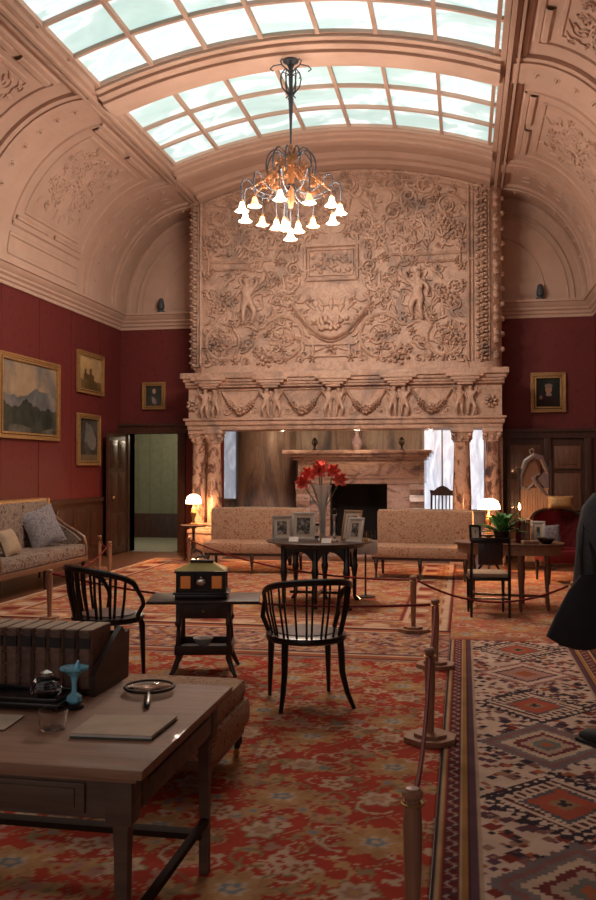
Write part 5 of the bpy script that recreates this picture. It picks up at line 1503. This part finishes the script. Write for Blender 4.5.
for k in range(11):
    a = k * 2 * PI / 11 + .13; c, s_ = math.cos(a), math.sin(a); zz = 4.90 - cz
    P_ = lambda r_, z: (c * r_, s_ * r_, z)
    arm = MB().tube(soften([P_(.03, z0 - .3), P_(.2, z0 - .46), P_(.42, z0 - .42), P_(.54, z0 - .26), P_(.64, z0 - .30), P_(.62, zz - .0)]), .010, 6)
    arm.tube(soften([P_(.06, z0 + .05), P_(.2, z0 + .16), P_(.32, z0 + .02), P_(.31, z0 - .2), P_(.20, z0 - .2), P_(.2, z0 - .1)]), .010, 6)
    am = arm.build('arm', M['iron'], cn)
    lf_ = MB().tube([P_(.12, z0 - .08), P_(.3, z0 - .22), P_(.5, z0 - .38)], .012, 6)
    for q in range(4):
        r_ = .12 + q * .075; zz_ = z0 - .05 - .09 * q + rn.uniform(-.05, .08); lf_.ball(P_(r_, zz_), .042, (1, .5, 1.1), 8, None)
        lf_.tube([P_(r_, zz_), P_(r_ + .05, zz_ + .06), P_(r_ + .09, zz_ + .03)], [.014, .010, .003], 5)
    lf_.build('copper_leaf', M['copper'], am)
# shades
def shade(px, py, pz, mat, k=1.0, parent=cn):
    pr2 = [(.018, .0), (.028, -.015), (.035, -.055), (.05, -.085), (.078, -.108), (.072, -.108), (.045, -.08), (.03, -.05), (.016, -.01)]
    s_ = MB().lathe([(r_ * k, z * k) for r_, z in pr2], (px, py, pz), 20, wob=(.08, 8, .06)).build('glass_shade', mat, parent)
    MB().ball((px, py, pz - .065 * k), .024 * k).build('bulb', M['bulb'], s_)
    MB().lathe([(.02, -.005), (.02, .025), (.008, .04)], (px, py, pz), 12).build('shade_holder', M['copper'], s_)
dim = {2, 4, 7, 9}
for k in range(11):
    a = k * 2 * PI / 11 + .13
    shade(.62 * math.cos(a), .62 * math.sin(a), 4.90 - cz - .03 * (k % 2), M['shadedim'] if k in dim else M['shade'], 1.08)
for k, (a, r_, z) in enumerate(((4.4, .16, 4.68), (1.2, .18, 4.72), (2.9, .2, 4.74))):
    shade(r_ * math.cos(a), r_ * math.sin(a), z - cz, M['shade'], 1.08)
    MB().tube([(0, 0, z0 - .45), (r_ * math.cos(a), r_ * math.sin(a), z0 - .5), (r_ * math.cos(a), r_ * math.sin(a), z - cz)], .009, 6).build('arm', M['iron'], cn)
shade(0.0, -.02, 4.58 - cz, M['shade'], 1.1)
MB().tube([(0, 0, z0 - .55), (0, -.02, 4.6 - cz)], .009, 6).build('arm', M['iron'], cn)
for k in range(6):
    a = k * PI / 3
    light('chandelier_light', (.66 * math.cos(a), .66 * math.sin(a), 4.70 - cz), 62, (1, .80, .67), .07, cn)

# ------------------------------------------------------------------ visitor at the right edge
pn = thing('person', 'visitor in a charcoal coat and grey-blue trousers, half cut off at the right edge', 'person', (.91, 5.29, .0085), R(-50))
H_ = [((0, 0, .94), (.13, .15)), ((0, 0, 1.06), (.12, .14)), ((-.01, 0, 1.22), (.13, .17)), ((-.01, 0, 1.38), (.11, .17)), ((-.02, 0, 1.48), (.055, .055)), ((-.04, 0, 1.56), (.07, .065)), ((-.05, 0, 1.64), (.092, .078)), ((-.04, 0, 1.70), (.075, .065)),
      ((0, -.09, .88), .088), ((-.03, -.10, .50), .06), ((.01, -.10, .10), .042), ((-.10, -.11, .04), .036), ((-.2, -.12, .03), .03),
      ((0, .10, .88), .088), ((.02, .10, .50), .06), ((.06, .11, .10), .042), ((-.05, .12, .04), .036), ((-.14, .13, .03), .03),
      ((-.01, -.20, 1.38), .058), ((-.01, -.27, 1.12), .046), ((-.05, -.29, .90), .036), ((-.06, -.29, .85), .03),
      ((-.01, .20, 1.38), .058), ((-.01, .27, 1.12), .046), ((-.05, .29, .90), .036), ((-.06, .29, .85), .03)]
HE = [(0, 1), (1, 2), (2, 3), (3, 4), (4, 5), (5, 6), (6, 7), (0, 8), (8, 9), (9, 10), (10, 11), (11, 12), (0, 13), (13, 14), (14, 15), (15, 16), (16, 17), (3, 18), (18, 19), (19, 20), (20, 21), (3, 22), (22, 23), (23, 24), (24, 25)]
me = skinned(H_, HE, 2, 'body'); me.materials.clear(); me.materials.append(M['skin'])
bo = bpy.data.objects.new('body', me); C.objects.link(bo); bo.parent = pn
# face features and hair
MB().ball((-.135, 0, 1.62), .016, (1.2, .8, 1.4)).ball((-.03, -.078, 1.62), .02, (.8, .4, 1.3)).ball((-.03, .078, 1.62), .02, (.8, .4, 1.3)).build('nose_and_ears', M['skin'], pn)
MB().ball((-.122, -.03, 1.645), .011).ball((-.122, .03, 1.645), .011).build('eyes', M['bag'], pn)
MB().tube([(-.122, -.022, 1.583), (-.128, 0, 1.581), (-.122, .022, 1.583)], .006, 6).build('mouth', M['petal'], pn)
MB().ball((-.015, 0, 1.69), .108, (1.0, .86, .80), 16).ball((.03, 0, 1.62), .085, (.8, .95, 1.1), 14).build('hair', M['hair'], pn)
# fingers on both hands
for sy in (-1, 1):
    f = MB(); hx, hy, hz = -.065, sy * .292, .80
    f.ball((hx, hy, hz), .042, (.95, .5, 1.15), 12)
    for k in range(4):
        x_ = hx - .027 + k * .018; L_ = (.052, .066, .07, .060)[3 - k]
        f.tube([(x_, hy, hz - .035), (x_, hy - sy * .002, hz - .04 - L_ * .5), (x_ - .003, hy - sy * .018, hz - .045 - L_ * .85), (x_ - .004, hy - sy * .034, hz - .045 - L_ * .9)], [.0095, .009, .008, .007], 7)
    f.tube([(hx - .035, hy - sy * .005, hz + .01), (hx - .058, hy - sy * .02, hz - .02), (hx - .055, hy - sy * .028, hz - .05)], [.012, .010, .008], 7)
    f.build('hand', M['skin'], pn)
# coat: torso shell with flared skirt and sleeves
def ring_shell(rings, seg=28, fold=0, ph=0):
    b = MB(); R_ = []
    for (cx_, cy_, z, rx, ry) in rings:
        row = []
        for k in range(seg):
            a = 2 * PI * k / seg; f = 1 + fold * max(0, (1.15 - z)) * math.cos(7 * a + ph)
            row.append(b.bm.verts.new(V((cx_ + rx * f * math.cos(a), cy_ + ry * f * math.sin(a), z))))
        R_.append(row)
    for A_, B_ in zip(R_[:-1], R_[1:]):
        for k in range(seg): b.bm.faces.new((A_[k], A_[(k + 1) % seg], B_[(k + 1) % seg], B_[k]))
    return b
b = ring_shell([(-.0, 0, .66, .23, .28), (-.0, 0, .8, .205, .26), (0, 0, .98, .18, .225), (0, 0, 1.12, .17, .21), (-.01, 0, 1.28, .175, .225), (-.01, 0, 1.40, .145, .215), (-.015, 0, 1.45, .10, .13), (-.02, 0, 1.50, .075, .08)], 28, .12)
for sy in (-1, 1):
    b.tube([(-.01, sy * .17, 1.41), (-.02, sy * .22, 1.34), (-.015, sy * .265, 1.22), (-.02, sy * .28, 1.10), (-.04, sy * .29, .96), (-.055, sy * .292, .85)], [.07, .085, .082, .075, .066, .056], 14)
b.build('coat', M['coat'], pn, 60)
MB().tube([(-.02 + .085 * math.cos(a), .085 * math.sin(a), 1.49 + .01 * math.cos(a)) for a in [i * PI / 9 for i in range(18)]], .024, 8, closed=True).build('collar', M['coat'], pn)
tr_ = MB()
tr_.tube([(0, -.085, .92), (-.03, -.10, .52), (.005, -.10, .12), (.0, -.10, .075)], [.105, .08, .066, .068], 14).tube([(0, .095, .92), (.02, .10, .52), (.055, .11, .12), (.055, .11, .075)], [.105, .08, .066, .068], 14)
tr_.ball((0, 0, .93), .14, (.9, 1.15, .8), 16)
tr_.build('trousers', M['jeans'], pn, 60)
for dx, y_ in ((-.0, -.11), (.05, .12)):
    MB().box((dx - .25, y_ - .05, .0), (dx + .06, y_ + .05, .022), .01).tube([(dx + .04, y_, .05), (dx - .02, y_, .055), (dx - .12, y_, .045), (dx - .20, y_, .035), (dx - .245, y_, .03)], [.048, .052, .046, .04, .02], 12).build('shoe', M['bag'], pn)
# bag hanging from the near forearm
bg = thing('black_shoulder_bag', 'soft black cloth bag hanging from the arm of the visitor at the right edge', 'bag', (.63, 5.00, .615), R(10))
b = ring_shell([(.0, .0, .0, .05, .03), (-.0, 0, .02, .12, .055), (-.03, 0, .07, .17, .065), (.0, 0, .20, .14, .06), (.025, 0, .32, .10, .04), (.04, 0, .40, .05, .02)], 24)
b.build('body', M['bag'], bg, 60)
MB().tube([(.0, 0, .38), (.0, .02, .52), (.03, .08, .66), (.07, .03, .52), (.07, 0, .38)], .010, 6).build('strap', M['bag'], bg)
MB().box((.10, -.075, .26), (.16, -.055, .32), .008).build('red_tag', M['petal'], bg)

# ------------------------------------------------------------------ world, camera, colour
w = bpy.data.worlds.new('World'); bpy.context.scene.world = w; w.use_nodes = True
w.node_tree.nodes['Background'].inputs[0].default_value = (.6, .75, .85, 1); w.node_tree.nodes['Background'].inputs[1].default_value = .4
cam = bpy.data.cameras.new('camera'); co = bpy.data.objects.new('camera', cam); C.objects.link(co)
cam.sensor_fit = 'VERTICAL'; cam.sensor_height = 36; cam.lens = 36 * 880 / 900; cam.clip_end = 100; cam.clip_start = .05
th = math.atan(166 / 880); ph = math.atan(18 / 880 * math.cos(th))
F = V((-math.sin(th) * math.cos(ph), math.cos(th) * math.cos(ph), math.sin(ph)))
co.location = (0, 0, 1.6); co.rotation_euler = F.to_track_quat('-Z', 'Y').to_euler()
S_ = bpy.context.scene; S_.camera = co
S_.view_settings.view_transform = 'Standard'; S_.view_settings.look = 'None'; S_.view_settings.gamma = 1; S_.view_settings.use_curve_mapping = False
S_.view_settings.exposure = 0.42
